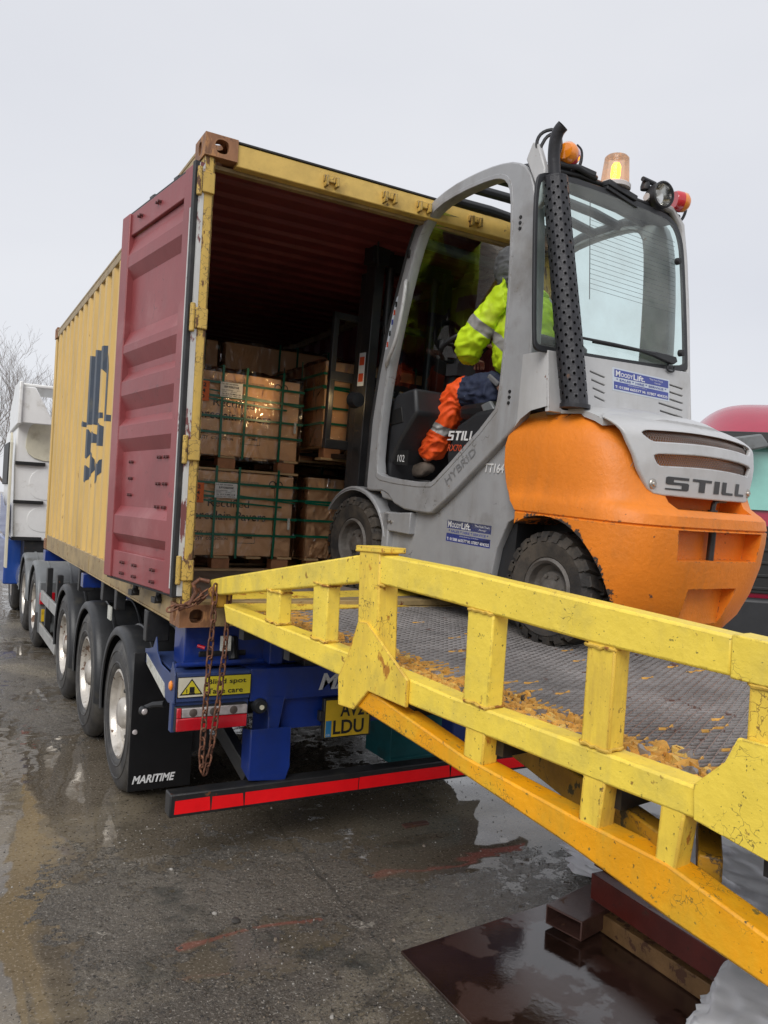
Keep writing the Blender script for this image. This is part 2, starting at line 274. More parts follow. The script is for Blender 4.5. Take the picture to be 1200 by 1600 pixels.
class MB:
    def __init__(s): s.v = []; s.f = []; s.m = []; s.mi = 0
    def add(s, vs, fs):
        n = len(s.v); s.v += [Vector(v) for v in vs]; s.f += [tuple(i+n for i in f) for f in fs]; s.m += [s.mi]*len(fs); return s
    def box(s, x0, x1, y0, y1, z0, z1):
        return s.add([(x, y, z) for x in (x0, x1) for y in (y0, y1) for z in (z0, z1)],
                     [(0, 1, 3, 2), (4, 6, 7, 5), (0, 4, 5, 1), (2, 3, 7, 6), (0, 2, 6, 4), (1, 5, 7, 3)])
    def prism(s, pts, vec):
        n = len(pts); pts = [Vector(p) for p in pts]; vec = Vector(vec)
        return s.add(pts+[p+vec for p in pts], [tuple(range(n))[::-1], tuple(range(n, 2*n))]+[(i, (i+1) % n, (i+1) % n+n, i+n) for i in range(n)])
    def bar(s, p, q, w, h, up=(0, 0, 1)):
        p = Vector(p); q = Vector(q); d = (q-p).normalized(); a = d.cross(Vector(up))
        if a.length < 1e-4: a = Vector((1, 0, 0))
        a.normalize(); b = a.cross(d); a *= w/2; b *= h/2
        return s.prism([p-a-b, p+a-b, p+a+b, p-a+b], q-p)
    def tube(s, path, r, n=10, closed=False, cap=True):
        P = [Vector(p) for p in path]; N = len(P); rr = r if isinstance(r, (list, tuple)) else [r]*N
        vs = []; fs = []; ref = None
        for i, p in enumerate(P):
            a = P[(i+1) % N] if (i < N-1 or closed) else p; b = P[i-1] if (i > 0 or closed) else p
            d = (a-b).normalized()
            if ref is None: ref = d.orthogonal().normalized()
            ref = (ref-d*ref.dot(d)).normalized(); bi = d.cross(ref)
            for k in range(n):
                t = 2*math.pi*k/n; vs.append(p+(ref*math.cos(t)+bi*math.sin(t))*rr[i])
        M = N if closed else N-1
        for i in range(M):
            for k in range(n):
                a = i*n+k; b = i*n+(k+1) % n; c = ((i+1) % N)*n+(k+1) % n; d = ((i+1) % N)*n+k; fs.append((a, b, c, d))
        if cap and not closed: fs += [tuple(range(n))[::-1], tuple(range((N-1)*n, N*n))]
        return s.add(vs, fs)
    def lathe(s, prof, c, axis='x', n=40, closed=True):
        c = Vector(c); vs = []; fs = []; K = len(prof)
        for i in range(n):
            t = 2*math.pi*i/n
            for (r, h) in prof:
                if axis == 'x': vs.append(c+Vector((h, r*math.cos(t), r*math.sin(t))))
                elif axis == 'y': vs.append(c+Vector((r*math.cos(t), h, r*math.sin(t))))
                else: vs.append(c+Vector((r*math.cos(t), r*math.sin(t), h)))
        for i in range(n):
            for k in range(K-1): fs.append((i*K+k, ((i+1) % n)*K+k, ((i+1) % n)*K+k+1, i*K+k+1))
        return s.add(vs, fs)
    def grid(s, rows, closed=False):
        n = len(rows[0]); vs = [p for r in rows for p in r]; fs = []
        for i in range(len(rows)-1):
            for k in range(n if closed else n-1): fs.append((i*n+k, i*n+(k+1) % n, (i+1)*n+(k+1) % n, (i+1)*n+k))
        return s.add(vs, fs)
    def mesh(s, mats, fix=True):
        me = bpy.data.meshes.new('m'); me.from_pydata(s.v, [], s.f)
        for m in (mats if isinstance(mats, list) else [mats]): me.materials.append(m)
        for p, i in zip(me.polygons, s.m): p.material_index = i
        if fix:
            b = bmesh.new(); b.from_mesh(me); bmesh.ops.recalc_face_normals(b, faces=b.faces); b.to_mesh(me); b.free()
        return me
    def build(s, name, mats, par, T=None, bevel=0., ang=35, flat=False):
        return finish(name, s.mesh(mats), par, T, bevel, ang, flat)
def evalmesh(o):
    bpy.context.view_layer.update()
    me = bpy.data.meshes.new_from_object(o.evaluated_get(bpy.context.evaluated_depsgraph_get())); return me
def boolean(me, cutters):
    o = bpy.data.objects.new('t', me); COL.objects.link(o); tmp = []
    for c in cutters:
        k = bpy.data.objects.new('c', c.mesh(me.materials[0])); COL.objects.link(k); tmp.append(k)
        m = o.modifiers.new('b', 'BOOLEAN'); m.operation = 'DIFFERENCE'; m.object = k; m.solver = 'EXACT'
    r = evalmesh(o)
    for x in tmp+[o]: bpy.data.objects.remove(x)
    return r
def smooth_poly(pts, it=2, closed=True):
    for _ in range(it):
        q = []
        n = len(pts)
        for i in range(n if closed else n-1):
            a = pts[i]; b = pts[(i+1) % n]; q += [tuple(.75*x+.25*y for x, y in zip(a, b)), tuple(.25*x+.75*y for x, y in zip(a, b))]
        pts = q if closed else [pts[0]]+q[1:-1]+[pts[-1]]
    return pts
def plate_mesh(loops, th, mats, bev=0.):
    c = bpy.data.curves.new('c', 'CURVE'); c.dimensions = '2D'; c.fill_mode = 'BOTH'; c.extrude = th/2; c.bevel_depth = bev; c.bevel_resolution = 1
    for l in loops:
        sp = c.splines.new('POLY'); sp.points.add(len(l)-1); sp.use_cyclic_u = True
        for i, p in enumerate(l): sp.points[i].co = (p[0], p[1], 0, 1)
    o = bpy.data.objects.new('t', c); COL.objects.link(o); me = evalmesh(o); bpy.data.objects.remove(o)
    me.materials.clear()
    for m in (mats if isinstance(mats, list) else [mats]): me.materials.append(m)
    return me
def frame_M(org, xa, ya):
    xa = Vector(xa).normalized(); ya = Vector(ya); ya = (ya-xa*ya.dot(xa)).normalized(); za = xa.cross(ya)
    m = Matrix((xa, ya, za)).transposed().to_4x4(); m.translation = Vector(org); return m
def text_mesh(s, w, h, mat, bold=0., shear=0., ext=.0012, spacing=1.):
    """lettering fitted to a w x h box, its lower left corner at the origin"""
    c = bpy.data.curves.new('t', 'FONT'); c.body = s; c.offset = bold; c.shear = shear; c.extrude = 0; c.space_character = spacing; c.resolution_u = 3
    o = bpy.data.objects.new('t', c); COL.objects.link(o); me = evalmesh(o); bpy.data.objects.remove(o)
    xs = [v.co.x for v in me.vertices]; ys = [v.co.y for v in me.vertices]
    x0, x1, y0, y1 = min(xs), max(xs), min(ys), max(ys)
    for v in me.vertices: v.co = Vector(((v.co.x-x0)/(x1-x0)*w, (v.co.y-y0)/(y1-y0)*h, 0))
    me.materials.clear(); me.materials.append(mat); return me
def lettering(lines, par, M, name='lettering', off=.0015, warp=None):
    """lines: (text, x, y, w, h, material, bold, shear)"""
    me = None; bm = bmesh.new(); mats = []
    for (s, x, y, w, h, m, b, sh) in lines:
        t = text_mesh(s, w, h, m, b, sh); t.transform(Matrix.Translation((x, y, off)))
        if m not in mats: mats.append(m)
        k = mats.index(m); n0 = len(bm.faces); bm.from_mesh(t); bm.faces.ensure_lookup_table()
        for f in bm.faces[n0:]: f.material_index = k
    r = bpy.data.meshes.new('l'); bm.to_mesh(r); bm.free()
    for m in mats: r.materials.append(m)
    if warp: warp(r)
    return finish(name, r, par, M, flat=True)
def slice_mesh(me, axis, cuts):
    b = bmesh.new(); b.from_mesh(me)
    for c in cuts:
        co = [0, 0, 0]; no = [0, 0, 0]; co[axis] = c; no[axis] = 1
        bmesh.ops.bisect_plane(b, geom=b.verts[:]+b.edges[:]+b.faces[:], plane_co=co, plane_no=no)
    b.to_mesh(me); b.free(); return me
def topmesh(mb, name, mats, label, cat, bevel=0., group=None, kind=None, flat=False, ang=35):
    o = mb.build(name, mats, None, bevel=bevel, flat=flat, ang=ang); return tag(o, label, cat, group, kind)

# ------------------------------------------------------------------ the yard
def ground_material():
    m = bpy.data.materials.new('wet_yard'); m.use_nodes = True; t = m.node_tree; L = t.links.new; P = t.nodes['Principled BSDF']
    tcn = t.nodes.new('ShaderNodeTexCoord')
    def noi(sc, det, off=0., rough=.6, st=(1, 1, 1), dist=0.):
        mm = t.nodes.new('ShaderNodeMapping'); mm.inputs['Location'].default_value = (off, off*1.7, 0); mm.inputs['Scale'].default_value = st
        n = t.nodes.new('ShaderNodeTexNoise'); n.inputs['Scale'].default_value = sc; n.inputs['Detail'].default_value = det; n.inputs['Roughness'].default_value = rough; n.inputs['Distortion'].default_value = dist
        L(tcn.outputs['Object'], mm.inputs[0]); L(mm.outputs[0], n.inputs['Vector']); return n.outputs[0]
    def rng(s, a, b, c=0., d=1.):
        r = t.nodes.new('ShaderNodeMapRange'); r.interpolation_type = 'SMOOTHSTEP'
        for i, v in enumerate((a, b, c, d)): r.inputs[i+1].default_value = v
        L(s, r.inputs[0]); return r.outputs[0]
    def mix(f, a, b):
        x = t.nodes.new('ShaderNodeMix'); x.data_type = 'RGBA'; L(f, x.inputs[0])
        for i, c in ((6, a), (7, b)):
            if isinstance(c, tuple): x.inputs[i].default_value = (*c, 1)
            else: L(c, x.inputs[i])
        return x.outputs[2]
    def math_(op, a, b):
        x = t.nodes.new('ShaderNodeMath'); x.operation = op
        for i, c in enumerate((a, b)):
            if isinstance(c, (int, float)): x.inputs[i].default_value = c
            else: L(c, x.inputs[i])
        return x.outputs[0]
    c = mix(rng(noi(1.1, 8), .35, .65), (.115, .096, .073), (.18, .152, .118))
    c = mix(rng(noi(.8, 9, 5, dist=.6), .50, .66), c, (.28, .235, .165))              # pale silt
    c = mix(rng(noi(75, 5, 9), .56, .62), c, (.36, .32, .27))                          # small aggregate
    c = mix(rng(noi(48, 6, 31), .56, .64), c, (.035, .03, .025))
    c = mix(rng(noi(3.6, 12, 13, .76, (1, 1.6, 1)), .625, .645), c, (.50, .45, .38))   # lime scabs on the concrete
    c = mix(rng(noi(1.7, 9, 21), .56, .70), c, (.05, .048, .035))
    def blob(x, y, rx, ry):
        sb = t.nodes.new('ShaderNodeVectorMath'); sb.operation = 'SUBTRACT'; sb.inputs[1].default_value = (x, y, 0); L(tcn.outputs['Object'], sb.inputs[0])
        ml = t.nodes.new('ShaderNodeVectorMath'); ml.operation = 'MULTIPLY'; ml.inputs[1].default_value = (1/rx, 1/ry, 0); L(sb.outputs[0], ml.inputs[0])
        ln = t.nodes.new('ShaderNodeVectorMath'); ln.operation = 'LENGTH'; L(ml.outputs[0], ln.inputs[0]); return rng(ln.outputs['Value'], .55, 1.25, 1, 0)
    hh = math_('ADD', math_('MULTIPLY', noi(6.5, 12, 2, .70), .75), math_('MULTIPLY', noi(30, 8, 6, .7), .25))
    lv = math_('ADD', rng(noi(.42, 5, 2.3, .5, dist=.3), .32, .62, .385, .56), 0.)
    for q in ((1.42, -.42, .50, .26), (-1.0, -1.05, .50, 1.2), (-1.0, -1.0, .4, .9), (-.95, 1.9, .6, 1.9), (-1.1, 1.9, .7, 2.4), (.2, -.9, .5, .25), (-.3, -1.6, .4, .2), (2.3, .1, 1.2, .6), (1.9, .35, .8, .35), (-2.2, 5.5, 1.6, 3.5), (.3, 1.2, 1.2, 1.6)): lv = math_('ADD', lv, math_('MULTIPLY', blob(*q), .17))
    vo = t.nodes.new('ShaderNodeTexVoronoi'); vo.feature = 'DISTANCE_TO_EDGE'; vo.inputs['Scale'].default_value = .27; mm = t.nodes.new('ShaderNodeVectorMath'); mm.operation = 'MULTIPLY_ADD'; mm.inputs[1].default_value = (.12, .12, 0)
    nn = t.nodes.new('ShaderNodeTexNoise'); nn.inputs['Scale'].default_value = 5; nn.inputs['Detail'].default_value = 8; L(tcn.outputs['Object'], nn.inputs['Vector']); L(nn.outputs['Color'], mm.inputs[0]); L(tcn.outputs['Object'], mm.inputs[2]); L(mm.outputs[0], vo.inputs['Vector'])
    c = mix(rng(vo.outputs['Distance'], .0008, .0032, .6, 0), c, (.045, .04, .03))
    wet = rng(math_('SUBTRACT', lv, hh), -.008, .02)
    c = mix(math_('MULTIPLY', wet, .45), c, (.10, .08, .055))
    L(c, P.inputs['Base Color'])
    L(math_('SUBTRACT', rng(noi(14, 6, 4), .3, .7, .22, .42), math_('MULTIPLY', math_('MULTIPLY', wet, .9), rng(noi(14, 6, 4), .3, .7, .20, .39))), P.inputs['Roughness'])
    P.inputs['Specular IOR Level'].default_value = .62
    fine = math_('ADD', math_('MULTIPLY', noi(150, 3, 1), .16), math_('MULTIPLY', noi(48, 6, 8, .7), .36))
    top = math_('MAXIMUM', hh, lv)
    h = math_('ADD', math_('MULTIPLY', top, 1.6), math_('MULTIPLY', fine, math_('SUBTRACT', 1., wet)))
    b = t.nodes.new('ShaderNodeBump'); b.inputs['Distance'].default_value = .045; b.inputs['Strength'].default_value = 1.; L(h, b.inputs['Height']); L(b.outputs[0], P.inputs['Normal'])
    return m
yard_m = ground_material()
b = MB(); b.add([(-400, -400, -G), (400, -400, -G), (400, 600, -G), (-400, 600, -G)], [(0, 1, 2, 3)])
tag(b.build('ground', yard_m, None, flat=True), None, None, None, 'structure')
# loose grit, one uncountable layer
b = MB()
for i in range(15000):
    y = -2.3+5.5*random.random()**1.5; x = random.uniform(-1.9, 3.2)
    if noise.noise(Vector((x*1.1, y*1.1, 3))) + random.uniform(-.35, .35) < .08: continue
    r = random.choice((.0022, .003, .003, .004, .0055)) * (1 if random.random() < .985 else 2.2)
    a = random.uniform(0, 6.3); n = 5
    vs = [(x+r*math.cos(a+k*1.256)*random.uniform(.7, 1.2), y+r*math.sin(a+k*1.256)*random.uniform(.7, 1.2), -G-.001) for k in range(n)]
    vs += [(x+(v[0]-x)*.6, y+(v[1]-y)*.6, -G+r*.7) for v in vs]
    b.mi = random.choice((0, 0, 1, 2)); b.add(vs, [(5, 6, 7, 8, 9)]+[(k, (k+1) % 5, (k+1) % 5+5, k+5) for k in range(5)])
grit = [pm('grit_dark', (.06, .055, .05), .35), pm('grit_tan', (.2, .16, .12), .4), pm('grit_pale', (.36, .34, .31), .5)]
tag(b.build('gravel', grit, None, flat=True), 'loose wet grit scattered over the muddy yard', 'gravel', None, 'stuff')
def rock(x, y, r, mat, label, sq=.6):
    bm = bmesh.new(); bmesh.ops.create_icosphere(bm, subdivisions=2, radius=r)
    for v in bm.verts: v.co *= 1+.35*noise.noise(v.co*9/r*.1+Vector((x, y, 0))); v.co.z *= sq; v.co += Vector((x, y, -G+r*.3))
    me = bpy.data.meshes.new('m'); bm.to_mesh(me); bm.free(); me.materials.append(mat)
    tag(finish('stone', me, None, ang=25), label, 'stone')
rock(.157, -.653, .022, grit[0], 'dark wet stone lying alone in the middle of the muddy concrete')
rock(.02, -.03, .011, grit[2], 'small bright white stone just in front of the red and black bumper bar')
rock(.09, -.55, .013, grit[2], 'pale chip of stone a little left of the dark wet stone')
# ------------------------------------------------------------------ shipping container
CL, CW, CH = 6.058, 2.438, 2.591
ct = Thing('shipping_container', 'worn yellow shipping container on the blue trailer with its red door swung open', 'shipping container', (CW/2, CL/2, 0))
PITCH = .29; Y0 = .14
def corr(y):     # outward depth of the wall corrugation, 0 outer .. .036 inner
    p = ((y-Y0) % PITCH)/PITCH
    if p < .32: return 0.
    if p < .5: return .036*(p-.32)/.18
    if p < .82: return .036
    return .036*(1-(p-.82)/.18)
ybr = [Y0]
k = 0
while Y0+k*PITCH < CL-.14:
    for q in (0, .32, .5, .82):
        yy = Y0+(k+q)*PITCH
        if Y0 < yy < CL-.14: ybr.append(yy)
    k += 1
ybr.append(CL-.14)
def wall(side):
    sx = 1 if side < 0 else -1; x0 = 0 if side < 0 else CW
    out = MB(); rows = [[(x0+sx*(corr(y)+.004), y, z) for y in ybr] for z in (.165, 1.0, 1.8, 2.49)]
    out.grid(rows); o = out.build('side_wall', yel_cont, ct, ang=20)
    inn = MB(); inn.grid([[(x0+sx*(corr(y)+.009), y, z) for y in ybr] for z in (.165, 1.0, 1.8, 2.49)])
    return o, inn
wl, wi = wall(-1); wi.build('inner_lining', mar_in, (ct, wl), ang=20)
wr, wi = wall(1); wi.build('inner_lining', mar_in, (ct, wr), ang=20)
# roof, transverse corrugation
ys = []; y = .12; i = 0
while y < CL-.1:
    ys += [(y, 0), (y+.09, 0), (y+.115, -.02), (y+.18, -.02)]; y += .209
b = MB(); b.mi = 0; b.grid([[(x, q[0], 2.56+q[1]) for q in ys] for x in (.03, CW-.03)]); rf = b.build('roof', yel_cont, ct, ang=15)
b = MB(); b.grid([[(x, q[0], 2.552+q[1]) for q in ys] for x in (.03, CW-.03)]); b.build('roof_lining', mar_in, (ct, rf), ang=15)
MB().box(.05, CW-.05, .03, CL-.05, .10, .135).build('floor', floor_wood, ct, bevel=.003)
fe = [(.1+k*.12, (0, 0, .045, .045)[k % 4]) for k in range(19)]
b = MB(); b.grid([[(x, CL-.03-d, z) for x, d in fe] for z in (.1, 2.5)]); b.build('front_wall', mar_in, ct, ang=15)
for s, x in ((0, 0), (1, CW)):
    sx = 1 if s == 0 else -1
    b = MB(); b.box(*sorted((x+.001, x+sx*.055)), .162, CL-.162, 2.47, 2.535)
    b.box(*sorted((x+.0, x+sx*.06)), .178, CL-.178, 2.535, 2.56); b.build('top_rail', sill_m, ct, bevel=.006)
    b = MB(); b.box(*sorted((x+.001, x+sx*.05)), .178, CL-.178, .015, .168); b.box(*sorted((x-sx*.0, x+sx*.055)), .178, CL-.178, .0, .014)
    b.box(*sorted((x-sx*.003, x+sx*.002)), 2.9, 3.15, .012, .15) if s == 0 else None
    b.build('bottom_rail', [sill_m], ct, bevel=.005)
    # corner posts
    b = MB(); px = lambda a, c: sorted((x+sx*a, x+sx*c))
    b.box(*px(.002, .052), .002, .10, .118, 2.473); b.box(*px(.052, .060), .012, .10, .118, 2.473)
    post = b.build('corner_post', yel_post, ct, bevel=.012)
    for z in (2.33, 1.62, .93, .30):
        b = MB(); b.box(*px(-.012, .058), -.012, .05, z-.055, z+.055); b.lathe([(0, -.075), (.014, -.075), (.014, .075), (0, .075)], (x-sx*.022, -.004, z), 'z', 12)
        b.build('hinge', yel_post, (ct, post), bevel=.005)
    MB().box(*px(.002, .16), CL-.1, CL-.002, .118, 2.473).build('corner_post', yel_cont, ct, bevel=.01)
    for yy, sy in ((0, 1), (CL, -1)):
        for z in (0, CH-.118):
            b = MB(); b.box(*px(-.006, .172), *sorted((yy-sy*.012, yy+sy*.178)), z, z+.118)
            me = b.mesh(cast_m); cx = x+sx*.085; cy = yy+sy*.085; cz = z+.059
            inner = MB().box(cx-.06, cx+.06, cy-.065, cy+.065, z+.028, z+.09)
            def oval(ax, a, c, d, w, h):
                q = MB(); pts = []
                for k in range(20):
                    t = 2*math.pi*k/20; u = w*math.copysign(abs(math.cos(t))**.8, math.cos(t)); v = h*math.copysign(abs(math.sin(t))**.8, math.sin(t))
                    pts.append((a+u, c-.0, d+v) if ax == 'y' else (c, a+u, d+v))
                q.prism(pts, (0, .2, 0) if ax == 'y' else (.2, 0, 0)); return q
            cuts = [inner, oval('y', cx, min(yy-sy*.1, yy+sy*.1), cz, .038, .037), oval('x', cy, min(x-sx*.1, x+sx*.1), cz, .028, .037)]
            q = MB(); q.lathe([(0, -.2), (.032, -.2), (.032, .2), (0, .2)], (cx, cy, cz), 'z', 20); cuts.append(q)
            me = boolean(me, cuts); finish('corner_casting', me, ct, bevel=.006)
# rear header and sill
b = MB(); b.prism([(.172, .0, 2.455), (.172, .0, 2.575), (.172, .06, 2.575), (.172, .06, 2.455)], (CW-.344, 0, 0))
hd = b.build('rear_header', pm('header_yellow', (.68, .46, .12), .5, var=.15, vs=7, rust=.14, rs=9, rcol=(.10, .06, .04), dirt=.2, dcol=(.4, .26, .07), bump=.6, bs=25), ct, bevel=.006)
MB().box(.172, CW-.172, -.006, .14, 2.577, 2.588).build('header_cap', steelk, (ct, hd), bevel=.002)
MB().box(.06, CW-.06, .06, .1, 2.44, 2.46).build('gutter', sill_m, (ct, hd))
for x in (.72, 1.10, CW-1.10, CW-.72):
    b = MB(); b.box(x-.04, x-.025, -.045, .0, 2.47, 2.53); b.box(x+.025, x+.04, -.045, .0, 2.475, 2.53); b.box(x-.045, x+.045, -.02, .0, 2.50, 2.54)
    b.build('cam_keeper', yel_post, (ct, hd), bevel=.004)
b = MB(); b.box(.172, CW-.172, .0, .1, .0, .098); b.box(.06, CW-.06, .001, .1, .1, .137); b.build('rear_sill', sill_m, ct, bevel=.005)
# logo painted on the corrugations
LOGO = [[(3.457, 1.911), (3.225, 1.878), (3.26, 1.282), (3.497, 1.288)], [(3.67, 1.341), (3.521, 1.308), (3.508, 1.271), (3.774, 1.3)],
 [(3.173, 1.924), (2.941, 1.888), (2.986, 1.259), (3.241, 1.289)],
 [(2.885, 1.907), (2.688, 1.892), (2.524, 1.78), (2.477, 1.694), (2.483, 1.309), (2.403, 1.299), (2.41, 1.251), (2.681, 1.271), (2.71, 1.667), (2.753, 1.701), (2.891, 1.727)],
 [(2.909, 1.355), (2.726, 1.345), (2.721, 1.299), (2.962, 1.307)],
 [(3.513, 1.253), (3.261, 1.238), (3.281, .974), (3.484, 1.002), (3.558, 1.05)], [(3.249, 1.232), (3.096, 1.21), (2.956, 1.164), (2.936, 1.104), (3.238, 1.118)],
 [(3.241, 1.065), (3.016, 1.009), (2.999, .834), (3.247, .793)], [(3.544, .927), (3.263, .921), (3.292, .765), (3.556, .795), (3.59, .859)],
 [(2.95, 1.269), (2.746, 1.26), (2.569, 1.127), (2.558, 1.062), (2.758, 1.071), (2.931, 1.087), (2.949, 1.02)],
 [(2.938, .985), (2.767, .906), (2.726, .971), (2.542, .965), (2.59, .902), (2.735, .847), (2.778, .759), (2.967, .766)]]
bm = bmesh.new()
for i_, l in enumerate(LOGO): bm.from_mesh(plate_mesh([smooth_poly(l, 1) if i_ > 4 else l], 0, logo_m))
me = bpy.data.meshes.new('l'); bm.to_mesh(me); bm.free(); me.materials.append(logo_m)
slice_mesh(me, 0, [y for y in ybr if 2.3 < y < 3.9])
for v in me.vertices: y, z = v.co.x, v.co.y; v.co = Vector((corr(y)+.0015, y, z))
finish('logo', me, (ct, wl), flat=True)

# doors
def door(mirror):
    if not mirror: A = Vector((-.04, 0, 0)); B = Vector((-.19, 1.161, 0))
    else: A = Vector((CW+.04, 0, 0)); B = Vector((CW+.30, 1.15, 0))
    t = (B-A).normalized(); n = Vector((-t.y, t.x, 0)) if not mirror else Vector((t.y, -t.x, 0))   # n: away from the wall
    def P(u, d, z): q = A+t*u+n*d; return (q.x, q.y, z)
    Wd = 1.17; Z0, Z1 = .165, 2.43
    prof = [(2.36, .0), (2.28, .0), (2.272, -.02), (2.15, -.02), (2.07, -.02), (2.02, -.055), (1.985, -.055)]
    prof = [(2.285, -.035), (2.25, -.035), (2.16, -.004), (2.09, -.004), (2.02, -.042), (1.69, -.042), (1.60, -.004), (1.555, -.004), (1.47, -.042),
            (1.43, -.042), (1.375, -.004), (1.29, -.004), (1.20, -.042), (1.15, -.042), (1.10, -.004), (1.02, -.004), (.945, -.042), (.61, -.042), (.55, -.004), (.44, -.004), (.385, -.042), (.325, -.042)]
    b = MB()
    b.grid([[P(u, d, z) for z, d in prof] for u in (.15, .6, 1.03)])
    b.grid([[P(u, d-.006, z) for z, d in prof] for u in (.15, .6, 1.03)])
    pan = b.build('door', mar_out, ct, ang=12)
    b = MB()
    def bx(u0, u1, d0, d1, z0, z1): b.prism([P(u0, d0, z0), P(u1, d0, z0), P(u1, d0, z1), P(u0, d0, z1)], n*(d1-d0))
    bx(.045, .155, -.055, 0, Z0, Z1); bx(1.025, 1.16, -.055, 0, Z0, Z1); bx(.155, 1.025, -.05, -.014, 2.29, Z1); bx(.155, 1.025, -.05, -.010, Z0, .335)
    b.build('door_frame', mar_out, (ct, pan), bevel=.006)
    b = MB()
    bx(.012, .044, -.06, .004, Z0-.01, Z1+.01); bx(1.161, 1.18, -.05, -.01, Z0, Z1); bx(.05, 1.15, -.045, -.02, Z1, Z1+.015); bx(.05, 1.15, -.045, -.02, Z0-.015, Z0)
    b.build('door_gasket', rubber, (ct, pan), bevel=.003)
    b = MB(); bx(-.004, .011, -.045, -.02, Z0, Z1); bx(.047, .058, .0005, .004, .2, 2.2)
    b.build('retainer_strip', pm('peeling_white_strip', (.6, .6, .58), .45, metal=.1, var=.15, rust=.45, rs=14, rcol=(.2, .07, .07), bump=.6, bs=30, stretch=(1, 1, .4)), (ct, pan))
    for u in (.42, .80):
        b = MB(); b.tube([P(u, -.085, .09), P(u, -.085, 2.49)], .017, 10)
        for z in (.09, 2.47): bx(u-.03, u+.03, -.10, -.05, z-.015, z+.02); b.prism([P(u-.045, -.09, z), P(u-.02, -.09, z+.03), P(u+.045, -.09, z+.005)], n*.03)
        for z in (.35, .9, 1.5, 2.2): bx(u-.04, u+.04, -.105, -.055, z-.03, z+.03)
        b.build('lock_rod', steelk, (ct, pan), bevel=.002)
    b = MB()
    for u, z in [(.33, .27), (.33, .205), (.83, .27), (.83, .205), (.62, .27), (.62, .205), (.85, 2.37), (.55, 2.37), (.42, 1.0), (.8, 1.12), (.86, .88), (.86, .78), (.86, .68), (.40, .9), (.40, .75), (.40, .62), (.3, .9), (.3, .75), (.3, .62), (.62, 1.12), (.9, 1.4)]:
        for du in (-.018, .018): b.lathe([(0, -.008), (.009, -.008), (.009, .012), (.005, .014), (0, .014)], P(u+du, (-.002 if z > 2.3 or z < .33 else -.036), z), 'x', 8)
    b.build('rivet', pm('rivet_dark', (.10, .03, .03), .5), (ct, pan))
door(False); door(True)

# ------------------------------------------------------------------ semi-trailer
tr = Thing('container_trailer', 'blue three-axle container trailer with black mudguards under the yellow container', 'trailer', (CW/2, 4, -G))
b = MB()
for x in (.72, 1.62):
    b.box(x-.06, x+.06, .35, 7.6, -.12, -.10); b.box(x-.06, x+.06, .35, 7.6, -.42, -.40); b.box(x-.008, x+.008, .35, 7.6, -.40, -.12)
for y in (.9, 2.0, 3.3, 4.5, 5.6): b.box(.72, 1.62, y-.04, y+.04, -.36, -.16)
b.build('chassis', blue, tr, bevel=.004)
b = MB()      # rear bolster and twistlock beam under the container
b.box(.07, 2.37, .13, .34, -.24, -.016); b.box(.52, .60, .02, .5, -.22, -.02); b.box(1.84, 1.92, .02, .5, -.22, -.02)
b.box(-.02, 2.46, 5.75, 5.95, -.13, -.01); b.box(-.02, .5, 3.0, 3.12, -.13, -.01); b.box(1.94, 2.46, 3.0, 3.12, -.13, -.01)
b.build('bolster', blue, tr, bevel=.006)
b = MB()      # lower rear cross member carrying lamps, writing and the number plate
b.box(.415, 2.02, .012, .10, -.42, -.24); b.box(.62, 1.8, .05, .4, -.60, -.42)
b.prism([(.505, .011, -.40), (.625, .011, -.40), (.595, .011, -.58), (.545, .011, -.58)], (0, .1, 0))
b.prism([(1.815, .011, -.40), (1.935, .011, -.40), (1.895, .011, -.58), (1.845, .011, -.58)], (0, .1, 0))
cmb = b.build('rear_cross_member', blue, tr, bevel=.004)
lettering([('MARITIME', .0, .0, .66, .095, inkw, .03, .28)], (tr, cmb), frame_M((.828, .012, -.38), (1, 0, 0), (0, 0, 1)))
